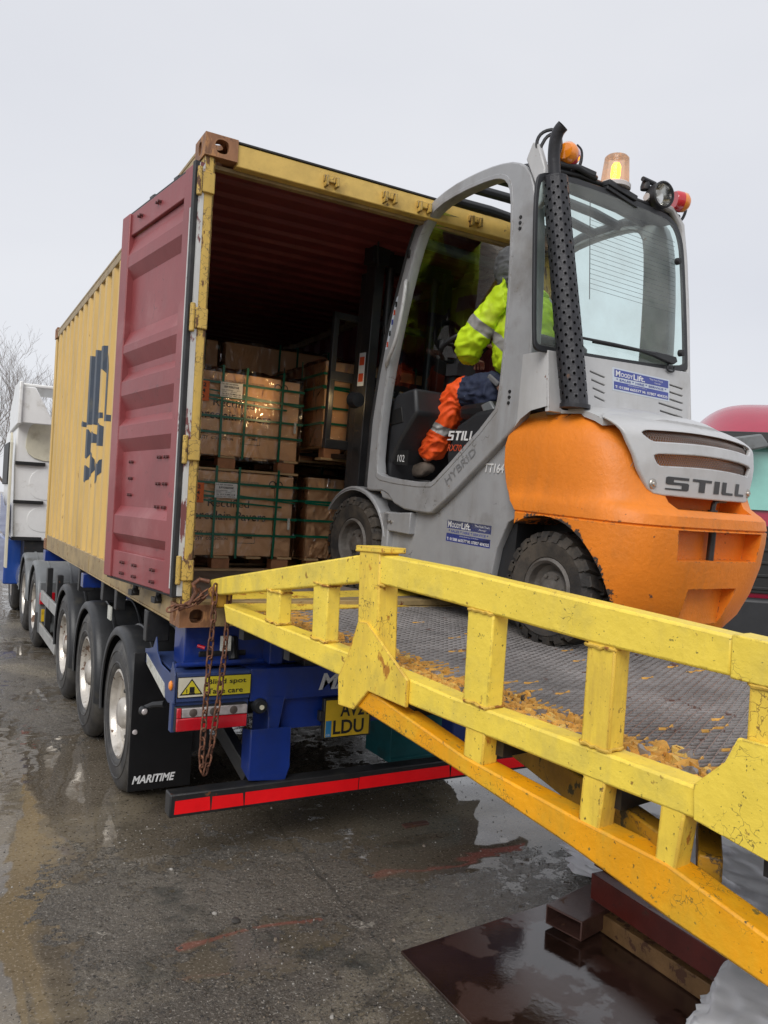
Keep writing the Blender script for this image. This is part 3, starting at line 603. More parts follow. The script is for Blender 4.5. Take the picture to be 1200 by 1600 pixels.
for sx, x0 in ((1, 0), (-1, CW)):
    X = lambda a: x0+sx*a
    b = MB()
    b.prism([(X(.004), .006, -.395), (X(.004), .006, -.245), (X(.41), .006, -.245), (X(.41), .006, -.395)], (0, .05, 0))
    b.prism([(X(-.01), .02, -.555), (X(-.01), .02, -.395), (X(.41), .02, -.395), (X(.41), .02, -.555)], (0, .05, 0))
    b.prism([(X(.0), .0, -.40), (X(0), .12, -.42), (X(0), .66, -.305), (X(0), .69, -.23), (X(0), .62, -.22), (X(0), .50, -.19), (X(0), .44, -.12), (X(0), .40, -.20), (X(0), .30, -.25), (X(0), .10, -.26), (X(0), .06, -.19), (X(0), .0, -.25)], (-sx*.008, 0, 0))
    b.prism([(X(.02), .08, -.26), (X(.02), .62, -.24), (X(.42), .62, -.24), (X(.42), .08, -.26)], (0, 0, -.012))
    wg = b.build('lamp_bracket', pm('bracket_blue', (.035, .06, .17), .35, var=.15, dirt=.3, dcol=(.06, .07, .12)), tr, bevel=.002)
    MB().prism([(X(-.0085), .18, -.408), (X(-.0085), .62, -.312), (X(-.0085), .64, -.252), (X(-.0085), .2, -.335)], (-sx*.002, 0, 0)).build('reflector_strip', refl_w, (tr, wg))
    b = MB(); b.lathe([(0, -.014), (.012, -.014), (.021, -.006), (.021, .0), (0, .0)] if sx > 0 else [(0, .014), (.012, .014), (.021, .006), (.021, 0), (0, 0)], (X(-.009), .055, -.315), 'x', 20)
    for v in b.v: v.z = -.315+(v.z+.315)*1.25
    b.build('side_marker_lamp', amb, (tr, wg))
    MB().tube([(X(.0), .03, -.205), (X(.5), .06, -.205)], .013, 10).build('bracket_rod', blue, (tr, wg))
    # lamp cluster
    b = MB(); b.box(*sorted((X(.0), X(.392))), -.02, .02, -.545, -.415); lp = b.build('tail_light', blackp, tr, bevel=.006)
    b = MB(); b.box(*sorted((X(.004), X(.388))), -.034, -.018, -.540, -.472); b.build('red_lens', redl, (tr, lp), bevel=.005)
    b = MB(); b.box(*sorted((X(.03), X(.388))), -.034, -.018, -.470, -.420); b.build('clear_lens', clrl, (tr, lp), bevel=.005)
    b = MB(); b.box(*sorted((X(.004), X(.028))), -.036, -.018, -.471, -.418); b.build('edge_lens', redl, (tr, lp), bevel=.004)
    b = MB()
    for q in (.09, .2, .31): b.lathe([(0, -.0365), (.018, -.0365), (.022, -.034), (0, -.034)], (X(q), 0, -.445), 'y', 16)
    b.build('bulb_dish', pm('lamp_dirt', (.09, .07, .06), .5), (tr, lp))
# warning sign
b = MB(); b.box(.008, .412, .0, .0055, -.372, -.262); sg = b.build('warning_sign', ink, tr, bevel=.001)
MB().box(.012, .155, -.002, .001, -.368, -.266).build('sign_panel', sign_w, (tr, sg)); MB().box(.156, .408, -.002, .001, -.368, -.266).build('sign_panel', sign_y, (tr, sg))
tri = lambda k, y, c=(.083, -.3235): [(c[0]-.062*k, y, c[1]-.034*k), (c[0]+.062*k, y, c[1]-.034*k), (c[0], y, c[1]+.052*k)]
b = MB(); b.prism(tri(1, -.003), (0, .0008, 0)); b.mi = 1; b.prism(tri(.8, -.004), (0, .0008, 0)); b.mi = 0
b.box(.072, .098, -.0055, -.0045, -.345, -.315); b.box(.069, .101, -.0055, -.0045, -.35, -.346); b.box(.055, .059, -.0055, -.0045, -.345, -.325); b.box(.055, .059, -.0055, -.0045, -.353, -.349)
b.build('warning_triangle', [ink, sign_y], (tr, sg), flat=True)
lettering([('Blind spot', .168, .052, .215, .034, ink, .012, 0), ('Take care', .168, .008, .198, .028, ink, .012, 0)], (tr, sg), frame_M((0, -.0025, -.366), (1, 0, 0), (0, 0, 1)))
# number plate (shown over two rows)
b = MB(); b.box(.862, 1.175, -.004, .03, -.665, -.43); npb = b.build('number_plate', blackp, tr, bevel=.006)
MB().box(.874, 1.160, -.0075, -.004, -.655, -.442).build('plate_face', plate_y, (tr, npb), bevel=.001)
MB().box(.876, .912, -.0095, -.007, -.653, -.56).build('plate_band', euro, (tr, npb))
lettering([('AV21', .092, .115, .185, .082, ink, .02, 0), ('LDU', .050, .014, .20, .082, ink, .02, 0), ('GB', .006, .008, .024, .012, inkw, 0, 0)], (tr, npb), frame_M((.874, -.0085, -.655), (1, 0, 0), (0, 0, 1)))
b = MB(); b.box(.835, .862, -.01, .03, -.56, -.50); b.box(1.178, 1.2, -.01, .03, -.56, -.50); b.build('plate_lamp', blackp, (tr, npb), bevel=.005)
b = MB(); b.lathe([(0, -.03), (.012, -.03), (.014, -.02), (.034, -.02), (.042, -.005), (.042, .03), (0, .03)], (.472, .0, -.445), 'y', 24); b.build('electric_socket', blackp, tr)
b = MB(); b.lathe([(0, -.034), (.013, -.034), (.013, -.028), (0, -.028)], (.472, .0, -.445), 'y', 16); b.build('socket_pin', cream, tr)
# bumper hangers and the striped bar
for x in (.43, 1.78):
    b = MB(); b.prism([(x, .0, -.575), (x+.235, .0, -.575), (x+.24, .0, -.80), (x+.215, .0, -.875), (x, .0, -.855)], (0, .012, 0))
    b.box(x+.1, x+.112, .012, .26, -.86, -.42); b.prism([(x, .012, -.575), (x, .012, -.855), (x, .14, -.82), (x, .14, -.6)], (.01, 0, 0))
    b.build('bumper_hanger', blue, tr, bevel=.003)
b = MB(); b.bar((.30, .75, -.42), (.47, .10, -.86), .06, .09); b.bar((2.14, .75, -.42), (1.97, .10, -.86), .06, .09); b.build('bumper_strut', steelk, tr, bevel=.004)
bb = MB().box(-.006, 2.44, -.03, .07, -.99, -.868).build('bumper_bar', steelk, tr, bevel=.008)
b = MB(); xs = [.018, .215, .217, .40, .402, 1.1, 1.102, 1.75, 1.752, 2.42]
for i in range(0, len(xs)-1):
    if xs[i+1]-xs[i] > .05: b.prism([(xs[i], -.0335, -.972), (xs[i+1]-.004, -.0335, -.972), (xs[i+1]-random.uniform(.000, .014), -.0335, -.902+random.uniform(-.003, .003)), (xs[i]+random.uniform(.0, .006), -.0335, -.902)], (0, .002, 0))
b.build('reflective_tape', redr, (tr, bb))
# wheels
def road_wheel(xo, y, sx, th, R0=.50, wd=.38, rr=.285, z=-.765, name='wheel'):
    """xo: outer face of the tyre; sx: +1 when the axle lies towards +x"""
    b = MB(); pr = [(rr, .02), (rr+.02, .0), (rr+.040, -.002), (rr+.044, -.007), (rr+.050, -.007), (rr+.054, -.003), (rr+.10, -.004), (rr+.118, -.002), (rr+.121, -.007), (rr+.127, -.006), (rr+.130, -.001), (R0-.05, .006), (R0-.02, .022), (R0-.006, .05)]
    for g in (.11, .19, .27): pr += [(R0, g-.045), (R0, g-.012), (R0-.015, g-.010), (R0-.015, g+.010), (R0, g+.012)]
    pr += [(R0, .33), (R0-.02, .36), (R0-.05, .374), (rr+.10, .384), (rr+.02, .38), (rr, .36)]
    b.lathe([(r, sx*h) for r, h in pr], (xo, y, z), 'x', 64); w = b.build(name, tyre_m, th, ang=40)
    b = MB(); rp = [(rr+.004, .0), (rr-.012, -.006), (rr-.022, .004), (rr-.03, .035), (rr-.055, .05), (rr-.065, .11), (rr-.085, .13), (.16, .115), (.14, .085), (.115, .08), (.10, .02), (.075, .0), (.0, -.005)]
    b.lathe([(r, sx*(h+.012)) for r, h in rp], (xo, y, z), 'x', 48); rim = b.build('rim', rimw, (th, w), ang=40)
    b = MB()
    for k in range(10):
        t = k*.6283; b.lathe([(0, sx*-.03), (.012, sx*-.03), (.015, sx*-.02), (.015, sx*.03)], (xo+sx*.10, y+.185*math.cos(t), z+.185*math.sin(t)), 'x', 6)
    b.build('wheel_nut', steelk, (th, rim)); return w
for y in (1.27, 2.58, 3.89):
    road_wheel(-.035, y, 1, tr); road_wheel(CW+.035, y, -1, tr)
b = MB()
for y in (1.27, 2.58, 3.89): b.tube([(.2, y, -.765), (2.2, y, -.765)], .07, 12); b.box(.66, .78, y-.1, y+.35, -.72, -.42); b.box(1.56, 1.68, y-.1, y+.35, -.72, -.42)
b.build('axle', steelk, tr)
def mudguard(y, sx, x0, th, a0=-12, a1=192, Rg=.565, z=-.765, w=.46, mat=None, name='mudguard'):
    b = MB(); N = 30
    def ring(r, x): return [(x0+sx*x, y+r*math.cos(R(a0+(a1-a0)*k/N)), z+r*math.sin(R(a0+(a1-a0)*k/N))) for k in range(N+1)]
    b.grid([ring(Rg-.055, -.012), ring(Rg-.05, -.022), ring(Rg-.015, -.022), ring(Rg+.004, -.008), ring(Rg+.012, .03), ring(Rg+.012, .12), ring(Rg+.022, .125), ring(Rg+.022, .14), ring(Rg+.012, .145), ring(Rg+.012, w-.14), ring(Rg+.022, w-.135), ring(Rg+.022, w-.12), ring(Rg+.012, w-.115), ring(Rg+.008, w-.02), ring(Rg-.03, w), ring(Rg-.03, w-.004), ring(Rg+.002, w-.03), ring(Rg+.002, .03), ring(Rg-.012, -.008), ring(Rg-.05, -.008)], False)
    return b.build(name, mat or blackp, th, ang=50)
for i, y in enumerate((1.27, 2.58, 3.89)):
    for sx, x0 in ((1, -.03), (-1, CW+.03)):
        g = mudguard(y, sx, x0, tr, a0=-38 if False else -10, a1=(192))
        if i < 3:
            b = MB(); b.tube([(x0+sx*.0, y-.44, -.58), (x0+sx*.5, y-.44, -.52)], .02, 8); b.build('mudguard_stay', greym, (tr, g))
# mudflap with lettering, marker lamp on its stalk
fl = MB().box(-.075, .30, .655, .668, -1.075, -.25).build('mudflap', flapm, tr, bevel=.003)
lettering([('MARITIME', 0, 0, .255, .048, inkw, .03, .28)], (tr, fl), frame_M((-.052, .653, -1.03), (1, 0, 0), (0, .0, 1)))
MB().box(CW-.30, CW+.075, .655, .668, -1.075, -.25).build('mudflap', flapm, tr, bevel=.003)
b = MB(); b.tube([(.05, .40, -.50), (.0, .46, -.515), (-.045, .5, -.545)], [.02, .018, .016], 10); b.lathe([(0, -.03), (.018, -.028), (.026, -.018), (.028, 0), (.02, .03)], (-.045, .49, -.552), 'y', 20); b.build('marker_stalk', blackp, tr)
b = MB(); b.lathe([(0, -.036), (.012, -.034), (.018, -.028)], (-.045, .487, -.552), 'y', 16); b.lathe([(0, -.012), (.012, -.01), (.016, 0)], (-.05, .65, -.72), 'y', 16); b.build('marker_lamp', clrl, tr)
# dark gear between the bolster and the lamp brackets, air tanks, side details
b = MB(); b.box(.12, .30, .2, .34, -.30, -.2); b.tube([(.15, .16, -.17), (.42, .16, -.17)], .035, 12); b.box(.72, .93, -.005, .3, -.235, -.13); b.box(1.0, 1.35, .02, .3, -.235, -.13); b.tube([(.34, .1, -.2), (.34, .14, -.08)], .03, 10)
b.build('winch_gear', steelk, tr, bevel=.004)
MB().box(.245, .30, .04, .06, -.14, -.06).build('data_sticker', refl_w, tr)
b = MB(); b.tube([(.13, .09, -.115), (.165, .07, -.125)], .010, 10); b.build('air_tap', redl, tr)
b = MB(); b.lathe([(0, 0), (.12, .0), (.14, .03), (.14, .57), (.12, .6), (0, .6)], (1.17, 1.6, -.6), 'y', 20); b.build('air_tank', steelk, tr)
b = MB(); b.box(.03, .2, 2.35, 2.45, -.16, -.0); b.box(.03, .1, 1.82, 1.9, -.16, -.01); b.box(.0, .14, 3.35, 3.42, -.2, -.01); b.box(.0, .14, .72, .8, -.2, -.01); b.build('twistlock', steelk, tr, bevel=.006)
b = MB(); b.box(.03, .04, 2.0, 2.12, -.26, -.16); b.build('white_tag', refl_w, tr)
# side guard in front of the wheels + landing leg
b = MB(); b.box(-.03, -.005, 4.5, 5.9, -.60, -.48); b.box(-.03, -.005, 4.5, 5.9, -.98, -.86); b.build('side_guard', pm('alloy', (.5, .5, .48), .35, metal=.5, dirt=.3), tr, bevel=.004)
b = MB(); b.box(.0, .06, 4.75, 4.85, -.98, -.2); b.box(.0, .06, 5.6, 5.7, -.98, -.2); b.box(.3, .45, 5.1, 5.25, -1.15, -.1); b.box(.25, .5, 5.05, 5.3, -1.2, -1.15); b.box(1.98, 2.13, 5.1, 5.25, -1.15, -.1); b.box(1.93, 2.18, 5.05, 5.3, -1.2, -1.15)
b.build('landing_leg', steelk, tr, bevel=.004)

# ------------------------------------------------------------------ tractor unit
tt = Thing('tractor_unit', 'white and blue lorry tractor coupled to the front of the trailer', 'lorry', (CW/2, 9.2, -G))
CY = 8.5; cx0 = -.20; cx1 = 2.55
b = MB()
prof = smooth_poly([(cx0+.05, -.06), (cx0, 1.45), (cx0+.10, 1.78), (cx1-.10, 1.78), (cx1, 1.45), (cx1-.05, -.06)], 1, False)
b.prism([(x, CY, z) for x, z in prof], (0, 2.1, 0)); cab = b.build('cab', white, tt, bevel=.02)
b = MB()
for z0, z1 in ((.07, .44), (.54, 1.0)):
    for x in (.02, .8, 1.6): b.prism([(v[0], CY-.006, v[1]) for v in smooth_poly([(x, z0), (x+.48, z0), (x+.52, z1), (x, z1)], 2)], (0, .012, 0))
b.build('rear_panel', white, (tt, cab), bevel=.004)
b = MB(); b.prism([(v[0], CY-.02, v[1]) for v in smooth_poly([(-.06, 1.12), (.6, 1.10), (.6, 1.66), (.1, 1.68), (-.04, 1.58)], 2)], (0, .03, 0)); b.build('rear_recess', cream, (tt, cab), bevel=.004)
b = MB()
for z in (-.03, .50, 1.06): b.box(cx0+.02, .22, CY-.05, CY-.005, z-.025, z+.025)
b.build('cab_hinge', ink, (tt, cab), bevel=.003)
b = MB(); b.prism([(cx0-.05, 8.36, -.45), (cx0-.05, 8.6, -.45), (cx0-.05, 8.6, 1.5), (cx0-.05, 8.45, 1.35), (cx0-.05, 8.40, .2)], (.03, 0, 0)); b.build('side_deflector', cream, tt, bevel=.004)
b = MB(); b.prism([(cx0, 8.15, 1.60), (cx0, 9.6, 1.55), (cx0, 9.6, 1.9), (cx0, 8.9, 2.22), (cx0, 8.15, 2.20)], (.05, 0, 0)); b.box(cx0+.05, 2.4, 8.25, 9.4, 2.14, 2.19)
b.prism([(cx0+.051, 8.2, 1.62), (.30, 8.2, 1.62), (.02, 8.2, 2.139), (cx0+.051, 8.2, 2.139)], (0, .03, 0)); fa = b.build('roof_deflector', white, tt, bevel=.02)
b = MB(); b.box(cx0-.02, cx1+.02, 9.0, 10.6, -.75, -.07); b.prism([(cx0-.012, 8.9, -.02), (cx0-.012, 10.5, -.02), (cx0-.012, 10.5, .6), (cx0-.012, 9.6, .4), (cx0-.012, 8.9, .5)], (.01, 0, 0)); b.build('lower_body', pm('tractor_blue', (.01, .06, .30), .3, coat=.5), tt, bevel=.02)
MB().box(cx0-.014, cx0+.05, 9.4, 10.4, .75, 1.4).build('side_window', ink, (tt, cab), bevel=.01)
b = MB()
for x in (.75, 1.55): b.box(x, x+.1, 5.9, 10.4, -.42, -.2)
b.box(.5, 1.9, 6.3, 7.2, -.2, -.13); b.box(cx0+.2, cx1-.2, 8.5, 9.0, -.75, -.07); b.tube([(.35, 7.6, -.1), (.35, 7.6, .1), (.6, 7.3, .0)], .04); b.tube([(.5, 8.3, .1), (.45, 7.4, -.1), (.6, 6.4, -.05)], .02)
b.build('tractor_chassis', steelk, tt)
for y in (6.62, 7.92): road_wheel(-.03, y, 1, tt); road_wheel(CW+.03, y, -1, tt)
road_wheel(-.03, 10.0, 1, tt); road_wheel(CW+.03, 10.0, -1, tt)
for y in (6.62, 7.92):
    for sx, x0 in ((1, -.03), (-1, CW+.03)): mudguard(y, sx, x0, tt, mat=greym, a0=0, a1=180, w=.5)
MB().box(-.03, .30, 6.0, 6.06, -1.0, -.40).build('rear_wing', greym, tt, bevel=.01)
MB().box(-.03, .14, 5.96, 6.0, -.66, -.52).build('tail_lamp', redl, tt, bevel=.01)
MB().box(.0, .1, 5.965, 6.0, -.86, -.72).build('yellow_plate', plate_y, tt)
b = MB(); b.lathe([(0, 0), (.30, 0), (.33, .04), (.33, .76), (.30, .8), (0, .8)], (.28, 8.52, -.62), 'y', 28); b.build('fuel_tank', pm('tank_alloy', (.6, .6, .58), .25, metal=.8), tt)

# ------------------------------------------------------------------ bare trees behind the tractor
def tree(x, y, h, seed, label):
    random.seed(seed); T = Thing('bare_tree', label, 'tree', (x, y, -G)); tk = MB(); br = MB()
    def grow(p, d, L, r, lv, mb):
        pts = [p]; rr = [r]; n = 5
        for k in range(n):
            d = (d+Vector((random.uniform(-1, 1), random.uniform(-1, 1), random.uniform(-.3, .8)))*.16).normalized(); p = p+d*L/n; pts.append(p); rr.append(r*(1-.6*(k+1)/n))
            if lv < 4 and k >= 1:
                for _ in range((2, 2, 1, 1)[lv]):
                    q = Vector((random.uniform(-1, 1), random.uniform(-1, 1), random.uniform(-.1, .9))); grow(p, (d*.7+q*.8).normalized(), L*random.uniform(.42, .6), rr[-1]*.6, lv+1, br)
        mb.tube(pts, [max(q, .004) for q in rr], 5 if lv < 2 else 3)
    grow(Vector((x, y, -G-.1)), Vector((0, 0, 1)), h*.78, h*.013, 0, tk)
    tk.build('trunk', barkm, T); br.build('crown', barkm, T)
tree(2.0, 40, 7.0, 3, 'bare winter tree rising above the white cab roof'); tree(.9, 43, 6.6, 5, 'bare winter tree at the left edge of the picture'); tree(4.0, 47, 6.2, 9, 'smaller bare tree just left of the yellow container')
random.seed(11)

# ------------------------------------------------------------------ pallet loads of boxed paving inside the container
def load(x0, x1, y0, y1, z0, label, h=.65, detail=True, group='strapped pallet loads in the container', seed=0):
    random.seed(seed); T = Thing('pallet_load', label, 'pallet load', ((x0+x1)/2, (y0+y1)/2, z0), group)
    b = MB(); b.box(x0-.01, x1+.01, y0-.02, y0+.09, z0, z0+.018); b.box(x0-.01, x1+.01, (y0+y1)/2-.05, (y0+y1)/2+.05, z0, z0+.018); b.box(x0-.01, x1+.01, y1-.08, y1+.01, z0, z0+.018)
    for k in range(5): b.box(x0+k*(x1-x0-.12)/4, x0+.12+k*(x1-x0-.12)/4, y0-.02, y1+.01, z0+.097, z0+.115)
    pl = b.build('pallet', wood, T, bevel=.002)
    b = MB()
    for x in (x0+.02, (x0+x1)/2-.07, x1-.165):
        for y in (y0-.01, (y0+y1)/2-.05, y1-.11): b.box(x, x+.14, y, y+.10, z0+.0185, z0+.0965)
    b.build('pallet_block', woodr, (T, pl), bevel=.003)
    zb = z0+.116; n = 5; d = (y1-y0)/n
    for k in range(n):
        zt = zb+h-random.uniform(0, .012); j = random.uniform(-.006, .006)
        b = MB(); xm = x0+(x1-x0)*.86
        b.box(x0+.01+j, xm-.002, y0+k*d+.004, y0+(k+1)*d-.004, zb, zt); b.box(xm+.003, x1-.01+j, y0+k*d+.006, y0+(k+1)*d-.004, zb, zt-.008)
        c = b.build('carton', card, T, bevel=.007)
        if k == 0: c0 = c
    if detail:
        M = frame_M((x0, y0+.0035, zb), (1, 0, 0), (0, 0, 1))
        lettering([('Porcelain Pavers', .30, .275, .63, .068, cinkm, .005, 0), ('Rectified', .46, .375, .33, .06, cinkm, .004, 0), ('HEAVY', .35, .155, .085, .035, cinkm, .015, 0), ('DUTY', .35, .115, .085, .03, cinkm, .015, 0),
                   ('Rectified Outdoor', .46, .165, .16, .02, cinkm, 0, 0), ('COLLECTION', .46, .12, .17, .022, cinkm, .01, 0), ('20MM', .755, .135, .07, .02, cinkm, .01, 0),
                   ('THE HEAVY DUTY PORCELAIN PAVING COLLECTION', .42, .565, .44, .016, cinkm, 0, 0)], (T, c0), M, 'carton_print')
        b = MB()
        for (a, c, e, f) in ((.69, .85, .10, .103), (.69, .85, .177, .18), (.69, .692, .10, .18), (.848, .85, .10, .18)): b.box(x0+a, x0+c, y0+.002, y0+.003, zb+e, zb+f)
        for cx in (.97,):
            b.lathe([(.022, .002), (.03, .002), (.03, .003)], (x0+cx+.06, y0, zb+.57), 'y', 24); b.lathe([(.022, .002), (.03, .002), (.03, .003)], (x0+cx+.005, y0, zb+.57), 'y', 24)
        b.build('print_mark', cinkm, (T, c0))
    # film
    bm = bmesh.new(); bmesh.ops.create_cube(bm, size=1); bmesh.ops.subdivide_edges(bm, edges=bm.edges, cuts=24, use_grid_fill=True)
    e = .014
    for v in bm.verts:
        p = v.co; q = Vector((x0-e+(p.x+.5)*(x1-x0+2*e), y0-e+(p.y+.5)*(y1-y0+2*e), zb-.02+(p.z+.5)*(h+.045)))
        k = noise.noise(q*7+Vector((seed, 0, 0)))*.012+noise.noise(q*2.2+Vector((seed, 0, 5)))*.012
        if p.z > .49: q.z += k*1.3-.01*(abs(p.x*2)**6+abs(p.y*2)**6)
        else:
            if abs(p.x) > .49: q.x += math.copysign(k*.5-.002, p.x)
            if abs(p.y) > .49: q.y += math.copysign(max(k*.5-.002, -.008), p.y)
        if p.z < -.49: q.z += k*2.
        v.co = q
    bmesh.ops.delete(bm, geom=[f for f in bm.faces if f.normal.z < -.7], context='FACES')
    me = bpy.data.meshes.new('m'); bm.to_mesh(me); bm.free(); me.materials.append(film); finish('shrink_film', me, T, ang=80)
    # straps
    b = MB(); w = .011; e = .024
    def band(za, tw=0.):
        for (p, q) in (((x0-e, y0-e), (x1+e, y0-e)), ((x1+e, y0-e), (x1+e, y1+e)), ((x1+e, y1+e), (x0-e, y1+e)), ((x0-e, y1+e), (x0-e, y0-e))):
            b.bar((*p, za), (*q, za), .0025, w*1.7)
    for za in (.55, .455, .295, .175): band(zb+za+random.uniform(-.01, .01))
    b.bar((x0-e, y0-e-.002, zb+.44), (x0+1.05, y0-e-.002, zb+.395), .002, .014); b.bar((x0+.3, y0-e-.002, zb+.50), (x1, y0-e-.002, zb+.43), .002, .010)
    for f in (.44, .60, .865):
        x = x0+(x1-x0)*f+random.uniform(-.01, .01); lean = random.uniform(-.02, .0); zt = zb+h+.036
        b.bar((x+lean, y0-e-.003, z0+.1), (x, y0-e-.003, zt), .019, .0025, up=(0, 1, 0)); b.bar((x, y0-e-.003, zt), (x, y1+e, zt), .019, .0025); b.bar((x, y1+e, zt), (x, y1+e, z0+.1), .019, .0025, up=(0, 1, 0))
    for f in (.35, .7):
        y = y0+(y1-y0)*f; b.bar((x0-e-.003, y, z0+.1), (x0-e-.003, y, zb+h+.03), .0025, .019, up=(0, 1, 0))
    b.build('strap', strap, T)
    b = MB(); b.box(x0+.50, x0+.675, y0-e-.006, y0-e-.004, zb+.445, zb+.558); lb = b.build('label', paperw, T)
    lettering([('P.O. REF: NO 003204', .008, .095, .13, .010, ink, .01, 0), ('BUFF FOSSILSTONE', .03, .070, .115, .016, ink, .02, 0), ('SIZE 600X900      QTY', .008, .050, .15, .008, ink, 0, 0), ('20MM        30 PCS', .008, .038, .12, .008, ink, 0, 0), ('Nt: 30 X 70 MM 2.2 M', .015, .02, .145, .011, ink, .01, 0), ('GROSS WT 1400 KG', .01, .006, .15, .008, ink, .01, 0)],
              (T, lb), frame_M((x0+.50, y0-e-.0065, zb+.445), (1, 0, 0), (0, 0, 1)))
    b = MB(); b.box(x0+.30, x0+.415, y0-e-.006, y0-e-.004, zb+.40, zb+.55); lb = b.build('label', papero, T)
    lettering([('B2', .04, .105, .05, .03, ink, .03, 0), ('54', .04, .06, .045, .03, ink, .03, 0), ('NO', .03, .02, .05, .025, ink, .03, 0)], (T, lb), frame_M((x0+.30, y0-e-.0065, zb+.40), (1, 0, 0), (0, 0, 1)))
    b = MB(); b.box(x1-.055, x1-.035, y0-e-.006, y0-e-.004, zb+.22, zb+.31); b.build('label_tag', refl_w, T)
load(.20, 1.36, 1.80, 2.95, .137, 'shrink-wrapped paving load at the front left of the container, bottom of its stack', seed=1)
load(.20, 1.37, 1.80, 2.95, .905, 'shrink-wrapped paving load standing on top of the front left load', seed=2)
load(1.44, 2.36, 1.72, 2.80, .137, 'paving load on the container floor behind the forklift front wheel', seed=3, detail=False)
load(1.44, 2.36, 1.50, 2.62, 1.035, 'paving load held up on the forks in front of the mast', seed=4, h=.66, detail=False)
for i, (xa, xb) in enumerate(((.06, 1.06), (1.12, 2.32))):
    load(xa, xb, 3.05, 4.2, .137, ('dim paving load in the back row, left side, on the floor', 'dim paving load in the back row, right side, on the floor')[i], h=.80, seed=5+i, detail=False)
    load(xa, xb, 3.05, 4.2, 1.06, ('dim paving load on top of the back row, left of the gap', 'dim paving load on top of the back row, right of the gap')[i], h=.98, seed=8+i, detail=False)

